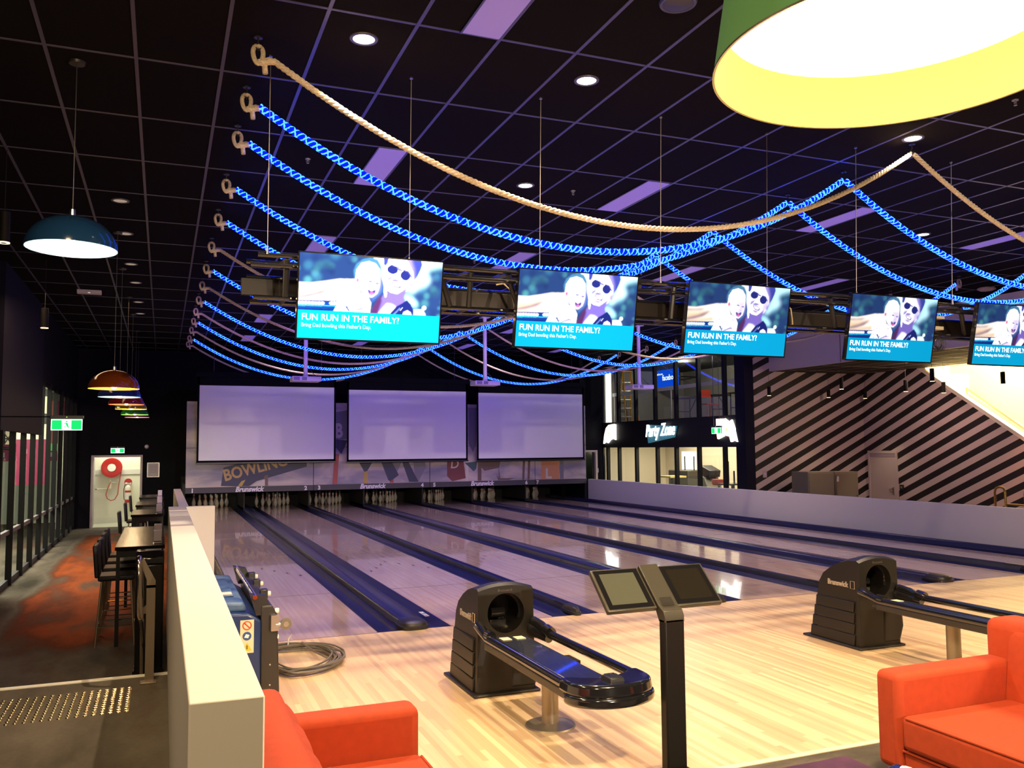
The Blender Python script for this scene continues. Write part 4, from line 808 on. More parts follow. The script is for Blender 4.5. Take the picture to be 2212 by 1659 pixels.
# ================= LANE MACHINE =================
BLU = mat('machine_blue', (.006, .028, .125), .35, noise=.15, nscale=6, coat=.2); BLU2 = mat('machine_blue_worn', (.02, .07, .22), .45, noise=.45, nscale=7, col2=(.10, .17, .30))
t = thing('lane_oiling_machine', 'blue and black lane maintenance machine standing by the white half wall', 'lane machine', (-2.08, -2.0, 0))
MB().prism([(-.25, .0), (.13, 0), (.13, .57), (.05, .62), (-.17, .63), (-.25, .58)], lambda a, b: (a, .0, b), lambda a, b: (a, 1.55, b*.98)).build('main_cover', BLU, t, .015, 3)
MB().prism([(-.14, .62), (.05, .62), (.03, .68), (-.12, .69)], lambda a, b: (a, .08, b), lambda a, b: (a, 1.45, b)).build('top_cover', BLU2, t, .02, 3)
bx(-.16, -.02, .3, 1.1, .685, .70).build('raised_panel', BLU2, t, .01)
MB().prism([(.13, 0), (.255, 0), (.235, .60), (.20, .66), (.13, .66)], lambda a, b: (a, .01, b), lambda a, b: (a, 1.6, b)).build('roller_frame', BLACKP, t, .01)
MB().prism([(.10, .60), (.21, .60), (.16, .72), (.06, .74)], lambda a, b: (a, .02, b), lambda a, b: (a, .10, b)).build('handle_bracket', BLACKM, t); MB().prism([(.10, .60), (.21, .60), (.16, .72), (.06, .74)], lambda a, b: (a, 1.46, b), lambda a, b: (a, 1.56, b)).build('handle_bracket', BLACKM, t)
MB().cyl((.09, .0, .72), (.09, 1.58, .72), .016, n=12).build('handle_bar', CHROME, t)
for y, z in ((.5, .66), (1.0, .66), (1.4, .66)): bx(.17, .222, y-.04, y+.03, z-.03, z+.035).build('roller_mount', BLACKM, t, .006)
for y, z in ((.03, .62), (.5, .66), (1.0, .66), (1.4, .66), (.03, .45)): MB().lathe([(.0, -.014), (.016, -.013), (.019, 0), (.016, .013), (0, .014)], (.232, y, z), 14, Matrix.Rotation(PI/2, 4, 'Y')).build('white_roller', mat('roller_white', (.8, .76, .66), .4), t)
MB().lathe([(.018, -.014), (.036, -.014), (.038, 0), (.036, .014), (.018, .014)], (.285, -.02, .54), 20, Rx).build('caster_wheel', mat('rubber_grey', (.16, .14, .10), .5), t); MB().cyl((.285, -.04, .54), (.285, .0, .54), .018, n=12).cyl((.22, -.02, .54), (.285, -.02, .54), .012).build('caster_hub', STEEL, t); bx(.19, .24, -.03, .01, .50, .60).build('caster_bracket', STEEL, t)
for z in (.15, .28): MB().lathe([(0, .004), (.006, .0)], (.19, .008, z), 8, Rx, caps=False).build('bolt', STEEL, t, fix=False)
bx(.0, .085, -.003, .0, .37, .58).build('warning_label', mat('label_cream', (.75, .62, .45), .5), t)
MB().tube([(.042+.026*math.cos(a*PI/8), -.004, .545+.026*math.sin(a*PI/8)) for a in range(16)], .004, 4, closed=True).tube([(.024, -.004, .563), (.06, -.004, .527)], .004, 4).build('prohibition_mark', mat('label_red', (.55, .08, .05), .5), t)
MB().lathe([(0, .005), (.028, .004)], (.042, 0, .478), 20, Rx, caps=False).build('manual_mark', mat('label_blue', (.03, .08, .30), .5), t, fix=False); MB().add([(.025, -.0055, .47), (.05, -.0055, .465), (.058, -.0055, .485), (.036, -.0055, .492)], [(0, 1, 2, 3)]).build('mark_symbol', mat('label_white', (.8, .8, .78), .5), t, fix=False)
MB().add([(.012, -.004, .385), (.074, -.004, .385), (.043, -.004, .437)], [(0, 1, 2)]).build('warning_triangle', mat('label_yellow', (.75, .50, .04), .5), t, fix=False); MB().add([(.04, -.0046, .395), (.046, -.0046, .395), (.046, -.0046, .42), (.04, -.0046, .42)], [(0, 1, 2, 3)]).build('exclamation_mark', BLACKP, t, fix=False)
bx(-.10, -.03, .32, .42, .70, .703).build('top_label', mat('label_cream2', (.75, .66, .60), .5), t); MB().lathe([(.05, 0), (.055, .02), (.055, .10), (.03, .13), (.028, .16)], (-.20, .35, .59), 18).build('oil_bottle', mat('bottle_cream', (.75, .68, .50), .35), t); MB().lathe([(.057, .07), (.057, .085)], (-.20, .35, .59), 18, caps=False).build('bottle_band', BLACKP, t)
# ================= CABLE COIL =================
t = thing('cable_coil', 'coil of grey cable lying on the wooden approach behind the blue machine', 'cable', (-1.62, -.82, 0))
m = MB(); rn = random.Random(5)
for k in range(13):
    R = .40+rn.uniform(-.07, .03); zz = .008+.006*(k//2); ph = rn.uniform(0, 6.28); ex = rn.uniform(.92, 1.1)
    m.tube([((R+.02*math.sin(2*a*PI/20+ph))*ex*(1. if math.cos(a*PI/20) > 0 else .38)*math.cos(a*PI/20)+rn.uniform(-.004, .004), (R+.02*math.sin(3*a*PI/20+ph))*1.12*math.sin(a*PI/20), zz+.010*(1+math.sin(2*a*PI/20+ph))) for a in range(40)], .0075, 6, closed=True)
m.build('cable_loops', mat('grey_cable', (.17, .15, .12), .5), t, fix=False)
MB().tube([(-.02, .40, .02), (.06, .46, .02), (.13, .44, .04), (.17, .36, .07), (.15, .30, .085), (.22, .1, .05), (.3, -.1, .03)], .0075, 6).build('cable_end', MATS['grey_cable'], t); MB().tube([(.05, .38, .05), (.06, .42, .10), (.09, .44, .13)], [.006, .008, .003], 6).build('cable_tie', mat('tie_white', (.6, .55, .5), .5), t)
# ================= BALL RETURNS =================
def ball_return(cx, lab):
    t = thing('ball_return', lab, 'ball return', (cx, -2.3, 0), group='ball returns on the approach')
    # hood: side profile (y, z) swept across x, with an arched top and stepped lower skirt
    n_x = 16; W = .215
    def arch(s): return .035*(1-(2*s-1)**2)
    prof = [(0., .02), (0., .70), (.03, .715), (.12, .71), (.22, .685), (.32, .64), (.42, .575), (.47, .50), (.50, .36), (.50, .02)]
    m = MB(); vs = []; N = len(prof)
    for i in range(n_x+1):
        s = i/n_x
        for (y, z) in prof:
            tp = max(0, min(1, z/.72)); w = W*(1-.06*tp*(1 if y > -1 else 0)); k = arch(s)*tp**3
            vs.append(((2*s-1)*w, y, z+k))
    fs = []
    for i in range(n_x):
        for j in range(N):
            j2 = (j+1) % N; 
            fs.append((i*N+j, i*N+j2, (i+1)*N+j2, (i+1)*N+j))
    fs += [tuple(range(N))[::-1], tuple(n_x*N+j for j in range(N))]
    # leave the front face out: rebuilt with the round ball opening
    fs = [f for k_, f in enumerate(fs) if not (k_ < n_x*N and k_ % N == 0)]
    m.add(vs, fs)
    # front face ring with hole
    hz, hr, nh = .545, .135, 40
    outer = []; inner = []
    def bound(a):
        dx, dz = math.cos(a), math.sin(a); best = 9
        for (p1, p2) in zip(edge, edge[1:]+edge[:1]):
            ex, ez = p2[0]-p1[0], p2[1]-p1[1]; den = dx*ez-dz*ex
            if abs(den) < 1e-9: continue
            tt = ((p1[0])*ez-(p1[1]-hz)*ex)/den; uu = ((p1[0])*dz-(p1[1]-hz)*dx)/den
            if tt > 0 and -1e-6 <= uu <= 1+1e-6: best = min(best, tt)
        return (dx*best, hz+dz*best)
    edge = [(-W, .02), (W, .02)]+[((2*(i/n_x)-1)*W*.943, .70+arch(i/n_x)*(.70/.72)**3) for i in range(n_x, -1, -1)]
    angs = sorted(set([2*PI*k/nh for k in range(nh)]+[math.atan2(q[1]-hz, q[0]) % (2*PI) for q in edge]))
    na = len(angs); vs = [(bound(a)[0], 0, bound(a)[1]) for a in angs]+[(hr*math.cos(a), 0, hz+hr*math.sin(a)) for a in angs]+[(hr*.96*math.cos(a), .02, hz+hr*.96*math.sin(a)) for a in angs]+[(hr*.96*math.cos(a), .28, hz+hr*.9*math.sin(a)) for a in angs]
    fs = [(r*na+k, r*na+(k+1) % na, (r+1)*na+(k+1) % na, (r+1)*na+k) for r in range(3) for k in range(na)]+[tuple(3*na+k for k in range(na))]
    m.add(vs, fs); m.build('hood', CHARC, t, auto=.5, fix=False)
    # stepped skirts
    for z0, z1, g in ((.02, .115, .105), (.115, .205, .08), (.205, .295, .055), (.295, .385, .03)):
        MB().prism([(-W-.012, .06), (-W-.004, .5+g-.02), (-W+.03, .5+g), (W-.03, .5+g), (W+.004, .5+g-.02), (W+.012, .06)], lambda a, b: (a, b, z0), lambda a, b: (a*.985, b-.008, z1-.006)).build('skirt_step', CHARC, t, .006)
    bx(-W-.03, W+.03, -.03, .66, 0, .02).build('base_plate', BLACKP, t, .03, 3)
    MB().prism([(.02, .03), (W+.005, .03), (W+.05, .16), (W+.04, .28), (W-.01, .33), (.03, .33)], lambda a, b: (a, -.006, b), lambda a, b: (a, .06, b)).build('side_pod', CHARC, t, .03, 4)
    MB().tube([(hr*.93*math.cos(a*PI/16), .06, hz+hr*.93*math.sin(a*PI/16)) for a in range(-2, 19)], .010, 6).build('opening_lip', BLACKG, t)
    MB().box(-.06, .06, .16, .26, .40, .47).cyl((-.05, .18, .52), (.05, .18, .52), .035).build('ball_lift', BLACKG, t)
    text('side_lettering', 'Brunswick', .062, mat('raised_silver_letters', (.62, .55, .46), .3, metal=.5), t, Matrix(((0, 0, -1, -W*.965-.002), (-1, 0, 0, .36), (0, 1, 0, .49), (0, 0, 0, 1))), extrude=.004, offset=.0012, sx=.9)
    MB().tube([(-W*.965-.004, .05, .485), (-W*.96-.004, .05, .545), (-W*.96-.004, .095, .545), (-W*.965-.004, .095, .485)], .003, 4, closed=True).build('emblem_frame', MATS['raised_silver_letters'], t)
    text('front_lettering', 'Brunswick', .026, mat('faint_letters', (.10, .09, .08), .3), t, face_my(-.062, -.001, .692), extrude=.001, shear=.2)
    # rack
    rail = lambda s: [(s*.205, -.01, .475), (s*.215, -.12, .46), (s*.215, -.22, .43), (s*.215, -1.42, .43)]
    for s, nm_ in ((-1, 'rail'), (1, 'rail')):
        MB().tube(rail(s), [.034, .034, .028, .028], 14).build('ball_rail', BLACKG, t, auto=1.)
    MB().box(-.235, -.195, -1.42, -.2, .36, .41).build('rail_skirt', BLACKP, t, .008)
    MB().tube([(-.205, -.2, .45), (-.205, -.26, .45)], .036, 14).build('rail_collar', BLACKG, t); MB().tube([(.215, -.2, .45), (.215, -.27, .44)], .040, 14).build('rail_collar', BLACKG, t)
    MB().tube([(.20, .0, .42), (.215, -.24, .40)], [.05, .03], 12).build('elbow_guard', BLACKG, t)
    MB().prism([(-.12, 0), (-.09, -.01), (.07, -.01), (.10, 0)], lambda a, b: (a, -.1, .405+b), lambda a, b: (a, -1.34, .405+b)).build('ball_track', mat('blue_black_track', (.03, .035, .06), .14, coat=.6), t, .003)
    MB().box(-.195, -.175, -1.38, -.12, .37, .405).build('track_edge', BLACKP, t)
    # front cap
    arc_ = [(-.25*math.cos(PI*k/20), -1.45-.20*math.sin(PI*k/20)**.85) for k in range(21)]
    pr = [(-.25, -1.37)]+arc_+[(.25, -1.35), (.19, -1.34), (.14, -1.40), (.07, -1.44), (-.05, -1.45), (-.13, -1.42), (-.18, -1.38)]
    MB().prism(pr, lambda a, b: (a, b, .400), lambda a, b: (a*.96, -1.42+(b+1.42)*.94, .465)).build('front_cap', BLACKG, t, .016, 4)
    MB().prism([(a*1.03, -1.42+(b+1.42)*1.05) for a, b in arc_]+[(.2, -1.40), (-.2, -1.40)], lambda a, b: (a, b, .350), lambda a, b: (a, b, .405)).build('cap_bumper', BLACKG, t, .018, 4)
    MB().prism([(-.05, -1.47), (.05, -1.47), (.045, -1.58), (-.045, -1.58)], lambda a, b: (a, b, .46), lambda a, b: (a*.85, -1.525+(b+1.525)*.85, .484)).build('hand_dryer', CHARC, t, .006)
    m = MB()
    for k in range(5): m.box(-.03, .03, -1.555+.018*k, -1.548+.018*k, .4835, .486)
    m.build('dryer_slots', BLACKM, t); bx(.0, .008, -1.50, -1.492, .484, .487).build('reset_button', STEEL, t)
    MB().prism([(-.08, -1.36), (.08, -1.36), (.10, -1.54), (-.10, -1.54)], lambda a, b: (a*.75, b, .325), lambda a, b: (a, b, .375)).build('dryer_housing', BLACKP, t, .01)
    MB().cyl((0, -.72, .012), (0, -.72, .37), .052, .050, 22).build('pedestal', mat('pedestal_champagne', (.33, .28, .21), .4, metal=.6), t, auto=1.)
    MB().lathe([(.155, 0), (.15, .008), (.06, .016), (.052, .02)], (0, -.72, 0), 32).build('pedestal_base', MATS['pedestal_champagne'], t)
    bx(-.17, .17, -.80, -.64, .36, .385).build('cross_bracket', BLACKM, t)
    NOTE = mat('note_paper', (.85, .78, .45), .6)
    for x in (-.10, .0): bx(x, x+.065, -.20, -.12, .407, .409).build('paper_note', NOTE, t)
    return t
ball_return(-.355, 'black ball return with round opening, between the first two lanes, behind the kiosk'); ball_return(2.977, 'black ball return at right, partly hidden by the red armchair')
# ================= KIOSK =================
t = thing('touchscreen_kiosk', 'dark kiosk with two tilted tablet screens on a single flat post', 'kiosk', (-.12, -4.03, 0))
KM = mat('kiosk_bronze_grey', (.062, .056, .042), .4, metal=.3); KB = mat('kiosk_post_black', (.007, .006, .005), .45, spec=.3)
MB().prism([(-.03, .012), (.03, .012), (.03, .80), (-.03, .80)], lambda a, b: (-.058, a, b), lambda a, b: (.058, a, b)).build('post', KB, t, .008); bx(-.13, .13, -.12, .12, 0, .012).build('base_plate', KB, t, .004)
KA = math.atan2(.18, .20); KT = Matrix.Translation((-.005, .03, .85)) @ Matrix.Rotation(KA, 4, 'X')   # local x, y up the slope, z out of the face
tb_ = MB()
for u0, u1 in ((-.345, -.058), (.058, .345)): tb_.box(u0, u1, 0, .272, -.028, .0, M=KT)
tb_.build('tablet_casing', KM, t, .006)
MB().prism([(-.03, .78), (.03, .78), (.065, .84), (.245, 1.02), (.23, 1.045), (.03, .862), (-.015, .84), (-.03, .81)], lambda a, b: (-.058, a, b), lambda a, b: (.058, a, b)).build('neck_band', KM, t, .004)
for u0, u1, mm in ((-.332, -.07, mat('tablet_bezel', (.008, .008, .009), .15)), (.07, .332, MATS.get('tablet_bezel'))):
    mm = MATS['tablet_bezel']; o = MB().box(u0, u1, .012, .262, 0, .0015, M=KT).build('tablet_bezel', mm, t)
for u0, u1, mm in ((-.305, -.10, mat('tablet_screen_reflection', (.05, .05, .035), .12, emit=(.22, .20, .10), es=.3)), (.10, .305, mat('tablet_screen_dark', (.014, .012, .009), .1))): MB().box(u0, u1, .038, .238, .0015, .002, M=KT).build('tablet_screen', mm, t)  # olive emission on the left screen imitates a reflection
m = MB()
for k in range(7): m.box(-.035, .035, .055+.008*k-.06, .058+.008*k-.06, .0195, .021, M=KT)
m.build('speaker_slots', BLACKM, t)
# ================= ARMCHAIRS =================
def sofa(x, y, rz, lab, L, Wd, grp, BH=.775):
    t = thing('armchair', lab, 'armchair', (x, y, 0), rz=rz, group=grp)
    for s in (-1, 1):
        MB().box(-L-.1, 0, s*Wd/2-(.15 if s > 0 else 0), s*Wd/2+(.15 if s < 0 else 0), .13, .585).build('armrest', ORANGE, t, .035, 4)
    bx(-L-.1, -.02, -Wd/2+.15, Wd/2-.15, .13, .235).build('seat_base', ORANGE, t, .012)
    MB().tube([(-.016, -Wd/2+.152, .232), (-.016, Wd/2-.152, .232)], .006, 6).build('piping', ORANGE, t)
    m = MB(); n1, n2 = 14, 24; vs = []; y0_, y1_ = -Wd/2+.155, Wd/2-.155
    bxm = bx(-L-.02, .0, y0_, y1_, .238, .400); bxm.build('seat_cushion', ORANGE, t, .03, 4)
    MB().tube([(-.004, y0_+.03, .392), (-.004, y1_-.03, .392)], .006, 6).build('cushion_piping', ORANGE, t)
    # tilted back with tufting buttons
    bk = MB(); nu, nv = 28, 14; V = []; half = Wd/2-.152
    btn = [(-.33, .62), (.33, .62), (0, .62), (-.33, .48), (.33, .48), (0, .48)]
    for j in range(nv+1):
        z = .34+(BH-.015-.34)*j/nv
        for i in range(nu+1):
            yy = -half+2*half*i/nu; xb = -L-(z-.34)*.14+.03*math.sin(PI*j/nv)**.5*(1-abs(yy/half)**6)
            for (a, b) in btn:
                d2 = ((yy-a)**2+(z-b)**2); xb -= .022*math.exp(-d2/.0016)
            if j == nv: xb -= .05; z = BH
            V.append((xb, yy, z))
    F = [(j*(nu+1)+i, j*(nu+1)+i+1, (j+1)*(nu+1)+i+1, (j+1)*(nu+1)+i) for j in range(nv) for i in range(nu)]
    bk.add(V, F); bk.build('back_cushion', ORANGE, t, auto=1.3)
    MB().box(-L-.28, -L-.05, -Wd/2+.0, Wd/2-.0, .13, BH).build('backrest', ORANGE, t, .05, 4)
    for (a, b) in btn: MB().sphere((-L-(b-.34)*.14+.015, a, b), .013, 8).build('button', ORANGE, t)
    for sx in (-.06, -L-.2):
        for sy in (-1, 1): MB().cyl((sx, sy*(Wd/2-.07), 0), (sx, sy*(Wd/2-.07), .13), .015, .024, 10).build('leg', mat('dark_wood_leg', (.05, .03, .02), .4), t)
    return t
sofa(.70, -4.555-.75, PI, 'red orange armchair with a buttoned back, at the lower right corner', .70, 1.5, 'red orange armchairs'); sofa(-1.53, -4.13-.75, 0, 'red orange armchair behind the end of the white half wall', .51, 1.5, 'red orange armchairs', BH=.70)
t = thing('side_table', 'dark purple low table between the two armchairs', 'table', (-.26, -5.45, 0)); bx(-.26, .235, -.30, .31, .42, .45).build('table_top', mat('purple_brown_top', (.075, .03, .045), .4, noise=.25, nscale=9), t, .004); MB().cyl((0, 0, .01), (0, 0, .42), .03, n=14).build('stem', BLACKM, t); MB().lathe([(.2, 0), (.19, .01), (.03, .014)], (0, 0, 0), 28).build('foot', BLACKM, t)
t = thing('snack_packet', 'small dark blue packet with a white swirl emblem on the purple table', 'packet', (-.095, -5.50, .4515))
MB().prism([(-.065, 0), (.065, 0), (.075, .03), (.055, .07), (.01, .082), (-.04, .075), (-.07, .04)], lambda a, b: (a, -.05, b), lambda a, b: (a*.9, .05, b*.95)).build('packet_body', mat('packet_navy', (.012, .02, .10), .2, coat=.5, noise=.4, nscale=20), t, .008, 3)
MB().tube([(.0+.022*math.cos(a*PI/8), -.012+.02*math.sin(a*PI/8), .083-.003*abs(math.cos(a*PI/8))) for a in range(16)], .0022, 5, closed=True).tube([(-.014, .0, .083), (0, -.012, .085), (.014, -.026, .083)], .0025, 5).tube([(-.012, -.026, .083), (0, -.014, .085), (.012, .004, .083)], .0025, 5).build('swirl_emblem', mat('emblem_white', (.85, .85, .85), .4), t)
bx(-.085, -.066, -.045, .045, 0, .035).build('paper_end', mat('packet_tan', (.55, .42, .22), .5), t, .004)
# ================= RIGHT SIDE: PARTY ROOM FACADE =================
FX, FY0, FY1 = 11.1, 10.45, 17.9
FR = mat('facade_black', (.006, .006, .008), .55, spec=.3)
m_ = bx(FX, FX+.15, FY0, FY1, 1.63, 2.46).box(FX, FX+.15, FY0, FY1, 4.3, CZ)
struct('wall_right', m_, FR)
struct('wall_right', bx(FX-.03, FX+.25, 10.12, 10.52, -.5, CZ), NAVYW)                # dark column
m_ = bx(9.6, 10.36, 17.9, 18.0, -.5, CZ).box(10.92, 11.12, 17.9, 18.0, -.5, CZ).box(10.36, 10.92, 17.9, 18.0, 1.55, CZ)
struct('wall_front', m_, BLACKW)
struct('wall_right', bx(9.6, 9.72, 16.5, 19.3, .6, CZ).box(9.72, 9.75, 16.5, 19.3, -.5, .6), BLACKW)
d2 = bpy.data.objects.new('door_2', None); COL.objects.link(d2); d2['kind'] = 'structure'; d2.location = (10.64, 17.9, -.5)
MB().box(.21, .28, -.03, .12, 0, 2.05).box(-.28, -.21, -.03, .12, 0, 2.05).box(-.21, .21, -.03, .12, 1.99, 2.05).build('door_frame', FRM, d2)
MB().box(.14, .19, .1, .8, .02, 1.98).build('door_leaf', BLACKM, d2)
struct('wall_green_room', bx(9.75, 11.1, 19.2, 19.3, -.5, 2.5), mat('green_room_wall', (.10, .20, .12), .6)); lamp('POINT', (10.4, 18.6, 1.6), 9, (1., .9, .6), .1, name='green_room_light')
v = aY(1291, 1016, 17.88); t = thing('light_switch', 'small white switch plate on the black wall left of the party room windows', 'switch', (v.x, 17.9, v.z)); bx(-.04, .04, -.012, 0, -.07, .07).build('switch_plate', PW, t, .002); bx(-.012, .012, -.016, -.012, -.02, .02).build('rocker', PW, t)
# room boxes behind the glass
RGY = mat('room_grey_wall', (.30, .28, .23), .6); RBG = mat('room_beige_wall', (.72, .62, .46), .6)
struct('wall_party_upper', bx(14.4, 14.5, 10.32, 18.0, 2.4, 4.5).box(11.25, 14.5, 17.95, 18.05, 2.4, 4.5), RGY)
struct('floor', bx(11.25, 14.5, 10.32, 18.0, 2.2, 2.44), mat('upper_floor', (.12, .11, .10), .5)); struct('ceiling', bx(11.25, 14.5, 10.32, 18.0, 4.25, 4.35), mat('room_ceiling_dark', (.04, .038, .035), .7))
struct('wall_party_lower', bx(13.6, 13.7, 10.32, 18.0, -.5, 2.2).box(11.25, 13.6, 17.95, 18.05, -.5, 2.2), RBG)
lamp('POINT', (12.2, 14.6, 4.15), 75, (1., .92, .75), .04, name='party_upper_light'); lamp('POINT', (12.2, 11.6, 4.15), 55, (1., .92, .75), .04, name='party_upper_light'); lamp('AREA', (12.3, 14.0, 2.1), 260, (1., .86, .62), 1.2, (12.3, 14.0, 0), sy=5., name='party_lower_light')
t = thing('lit_wall_strip', 'tall bright white lit wall strip at the left end of the upper party room', 'lit wall strip', (11.40, 17.94, 2.44)); bx(-.10, .10, -.02, 0, 0, 1.75).build('strip_panel', emi('strip_white', (1, 1, .95), 3.), t); bx(-.12, .12, -.022, 0, 0, .02).build('strip_frame', STEEL, t)  # emissive panel stands in for a brightly lit strip of wall
v1 = aX(1473, 976, 13.59); v2 = aX(1506, 1028, 13.59); t = thing('lit_panel', 'bright white lit rectangle on the wall of the lower party room', 'lit panel', (13.59, (v1.y+v2.y)/2, v2.z)); hy = (v1.y-v2.y)/2; bx(-.01, 0, -hy, hy, 0, v1.z-v2.z).build('glowing_sheet', emi('sheet_white', (1, .98, .9), 3.2), t); bx(-.012, 0, -hy-.03, -hy, 0, v1.z-v2.z+.03).box(-.012, 0, hy, hy+.03, 0, v1.z-v2.z+.03).build('sheet_frame', RBG, t)
w2 = bpy.data.objects.new('window_2', None); COL.objects.link(w2); w2['kind'] = 'structure'; w2.location = (FX, FY0, 2.46)
w3 = bpy.data.objects.new('window_3', None); COL.objects.link(w3); w3['kind'] = 'structure'; w3.location = (FX, FY0, -.5)
for y in (16.78, 15.68, 14.53, 13.39, 12.25, 11.06): bx(.0, .10, y-FY0-.05, y-FY0+.05, 0, 1.84).build('mullion', FR, w2)
bx(.05, .056, .07, FY1-FY0-.02, 0.01, 1.83).build('glass_pane', GLASS, w2)
for y in (17.55, 16.78, 15.68, 14.45, 13.42, 12.28, 11.1): bx(.0, .10, y-FY0-.05, y-FY0+.05, 0, 2.13).build('mullion', FR, w3)
bx(.05, .056, .07, FY1-FY0-.02, 0.01, 2.12).build('glass_pane', GLASS, w3); bx(0, .12, 0, FY1-FY0, 0, .12).build('sill', FR, w3)
# handrail bar across the upper windows
t = thing('guard_rail', 'pale horizontal guard rail behind the upper party room windows', 'guard rail', (11.5, 14.2, 2.44)); RC = mat('rail_cream', (.85, .80, .70), .5)
a_ = aX(1299, 857, 11.5); b_ = aX(1588, 821, 11.5)
z_ = (a_.z+b_.z)/2-2.44; bx(-.02, .02, -3.7, 3.6, z_-.055, z_+.055).build('rail_bar', RC, t)
for y in (-3.6, 0, 3.5): bx(-.015, .015, y-.015, y+.015, 0, z_).build('rail_post', RC, t)
# ladder
t = thing('step_ladder', 'yellow folding step ladder behind the upper party room windows', 'ladder', (11.95, aX(1350, 905, 11.95).y, 2.44)); LY = mat('ladder_yellow', (.75, .38, .03), .5)
LH = 1.72
for s in (-1, 1): MB().tube([(s*.22, -.0, 0), (s*.12, .35, LH)], .03, 4).build('front_rail', LY, t)
for s in (-1, 1): MB().tube([(s*.22, 1.15, 0), (s*.12, .42, LH)], .022, 4).build('rear_rail', LY, t)
for k in range(5): f_ = (k+.8)/6; bx(-.22+.1*f_, .22-.1*f_, .35*f_-.04, .35*f_+.04, LH*f_-.012, LH*f_+.012).build('tread', STEEL, t)
bx(-.14, .14, .28, .5, LH-.01, LH+.03).build('top_step', LY, t); t.rotation_euler = (0, 0, PI-.3)
# upper floor tables and chair
for y, lb, L_ in ((14.3, 'dark folding table behind the red chair in the upper party room', 1.1), (11.7, 'dark folding table right of the red chair in the upper party room', .9)):
    t = thing('folding_table', lb, 'table', (12.6, y, 2.44), group='folding tables in the upper room'); bx(-.3, .3, -L_, L_, .70, .73).build('table_top', BLACKP, t)
    for s in (-1, 1):
        for q in (-1, 1): MB().tube([(q*.25, s*(L_-.15), 0), (q*.25, s*(L_-.15), .7)], .018, 6).build('leg', BLACKM, t)
        MB().tube([(.25, s*(L_-.15), .3), (.25, s*(L_-.5), .69)], .012, 5).tube([(-.25, s*(L_-.15), .3), (.25, s*(L_-.15), .3)], .012, 5).build('leg_brace', BLACKM, t)
RCH = mat('red_chair_paint', (.62, .06, .03), .4)
t = thing('red_chair', 'red metal chair standing behind the upper party room windows', 'chair', (11.95, 12.95, 2.44))
for x in (-.17, .17):
    for y in (-.18, .18): MB().tube([(x, y, 0), (x, y, .42 if y < 0 else .8)], .014, 6).build('leg', RCH, t)
bx(-.2, .2, -.2, .2, .40, .43).build('seat', RCH, t); bx(-.2, .2, .17, .2, .62, .84).build('backrest', RCH, t)
t = thing('wall_television', 'blue wall television reading find us on facebook', 'television', (13.2, 17.0, 3.85)); 
v1 = aX(1412, 793, 13.2); v2 = aX(1467, 833, 13.2); t.location = (13.2, (v1.y+v2.y)/2, v2.z); hy = (v1.y-v2.y)/2; hz_ = v1.z-v2.z
bx(0, .04, -hy-.02, hy+.02, -.02, hz_+.02).build('casing', BLACKG, t); bx(-.003, 0, -hy, hy, 0, hz_).build('blue_picture', emi('fb_blue', (.005, .08, .80), 1.), t); MB().tube([(.04, 0, hz_*.5), (1.2, 0, hz_*.5)], .02, 6).build('wall_arm', BLACKM, t)
text('caption_small', 'find us on', .10, emi('fb_white', (.8, .95, 1.), 1.6), t, face_mx(-.005, hy-.18, hz_*.58), extrude=.0005, offset=.003); text('caption_large', 'facebook', .26, MATS['fb_white'], t, face_mx(-.005, hy-.55, hz_*.32), extrude=.0005, offset=.006)
# lower room things
DK = mat('dark_brown_vinyl', (.05, .045, .035), .5)
t = thing('covered_box', 'dark box with upturned table legs in the lower party room', 'stacked furniture', (12.7, aX(1488, 1030, 12.7).y, -.5)); bx(-.4, .4, -.55, .55, 0, 1.42).build('box_body', DK, t, .03)
for y in (-.6, -.1, .35): MB().cyl((-.2, y, 1.42), (-.2, y, 1.85), .02, n=8).build('table_leg', BLACKM, t)
t = thing('arcade_machine', 'dark arcade machine with a raised head in the lower party room', 'arcade machine', (12.3, aX(1530, 1030, 12.3).y, -.5))
MB().prism([(-.5, 0), (.5, 0), (.35, .9), (.15, 1.25), (-.05, 1.3), (-.1, 1.0), (-.4, .9)], lambda a, b: (-.25, -a, b), lambda a, b: (.25, -a, b)).build('machine_body', mat('grey_olive', (.16, .15, .11), .5), t, .02); MB().prism([(-.15, 1.35), (.3, 1.25), (.35, 1.45), (-.1, 1.6)], lambda a, b: (-.2, -a, b), lambda a, b: (.2, -a, b)).build('machine_head', BLACKP, t, .02); MB().prism([(.0, 1.0), (.2, 1.0), (.25, 1.4), (.1, 1.4)], lambda a, b: (-.1, -a, b), lambda a, b: (.1, -a, b)).build('machine_neck', BLACKP, t)
t = thing('red_stool', 'round red seat in the lower party room', 'stool', (11.75, aX(1553, 1046, 11.75).y, -.5)); MB().lathe([(.0, 1.23), (.18, 1.24), (.2, 1.16), (.17, 1.08), (0, 1.06)], n=20).build('seat', mat('bright_red_vinyl', (.75, .05, .04), .4), t); MB().cyl((0, 0, 0), (0, 0, 1.08), .03).lathe([(.2, 0), (.19, .02), (0, .02)], n=16).build('stool_base', BLACKM, t)
t = thing('upturned_table', 'upturned black table with a red seat on it at the right lower party room window', 'table', (11.6, aX(1583, 1040, 11.6).y, -.5)); bx(-.3, .3, -.3, .3, 1.12, 1.16).build('table_top', BLACKM, t)
for y, h in ((-.2, 1.5), (.05, 1.75), (.25, 1.65)): MB().cyl((-.1, y, 1.16), (-.1, y, h), .022, n=8).build('leg', BLACKM, t)
MB().cyl((0, 0, 0), (0, 0, 1.12), .05).lathe([(.25, 0), (.25, .03), (0, .03)], n=16).build('pedestal', BLACKM, t)
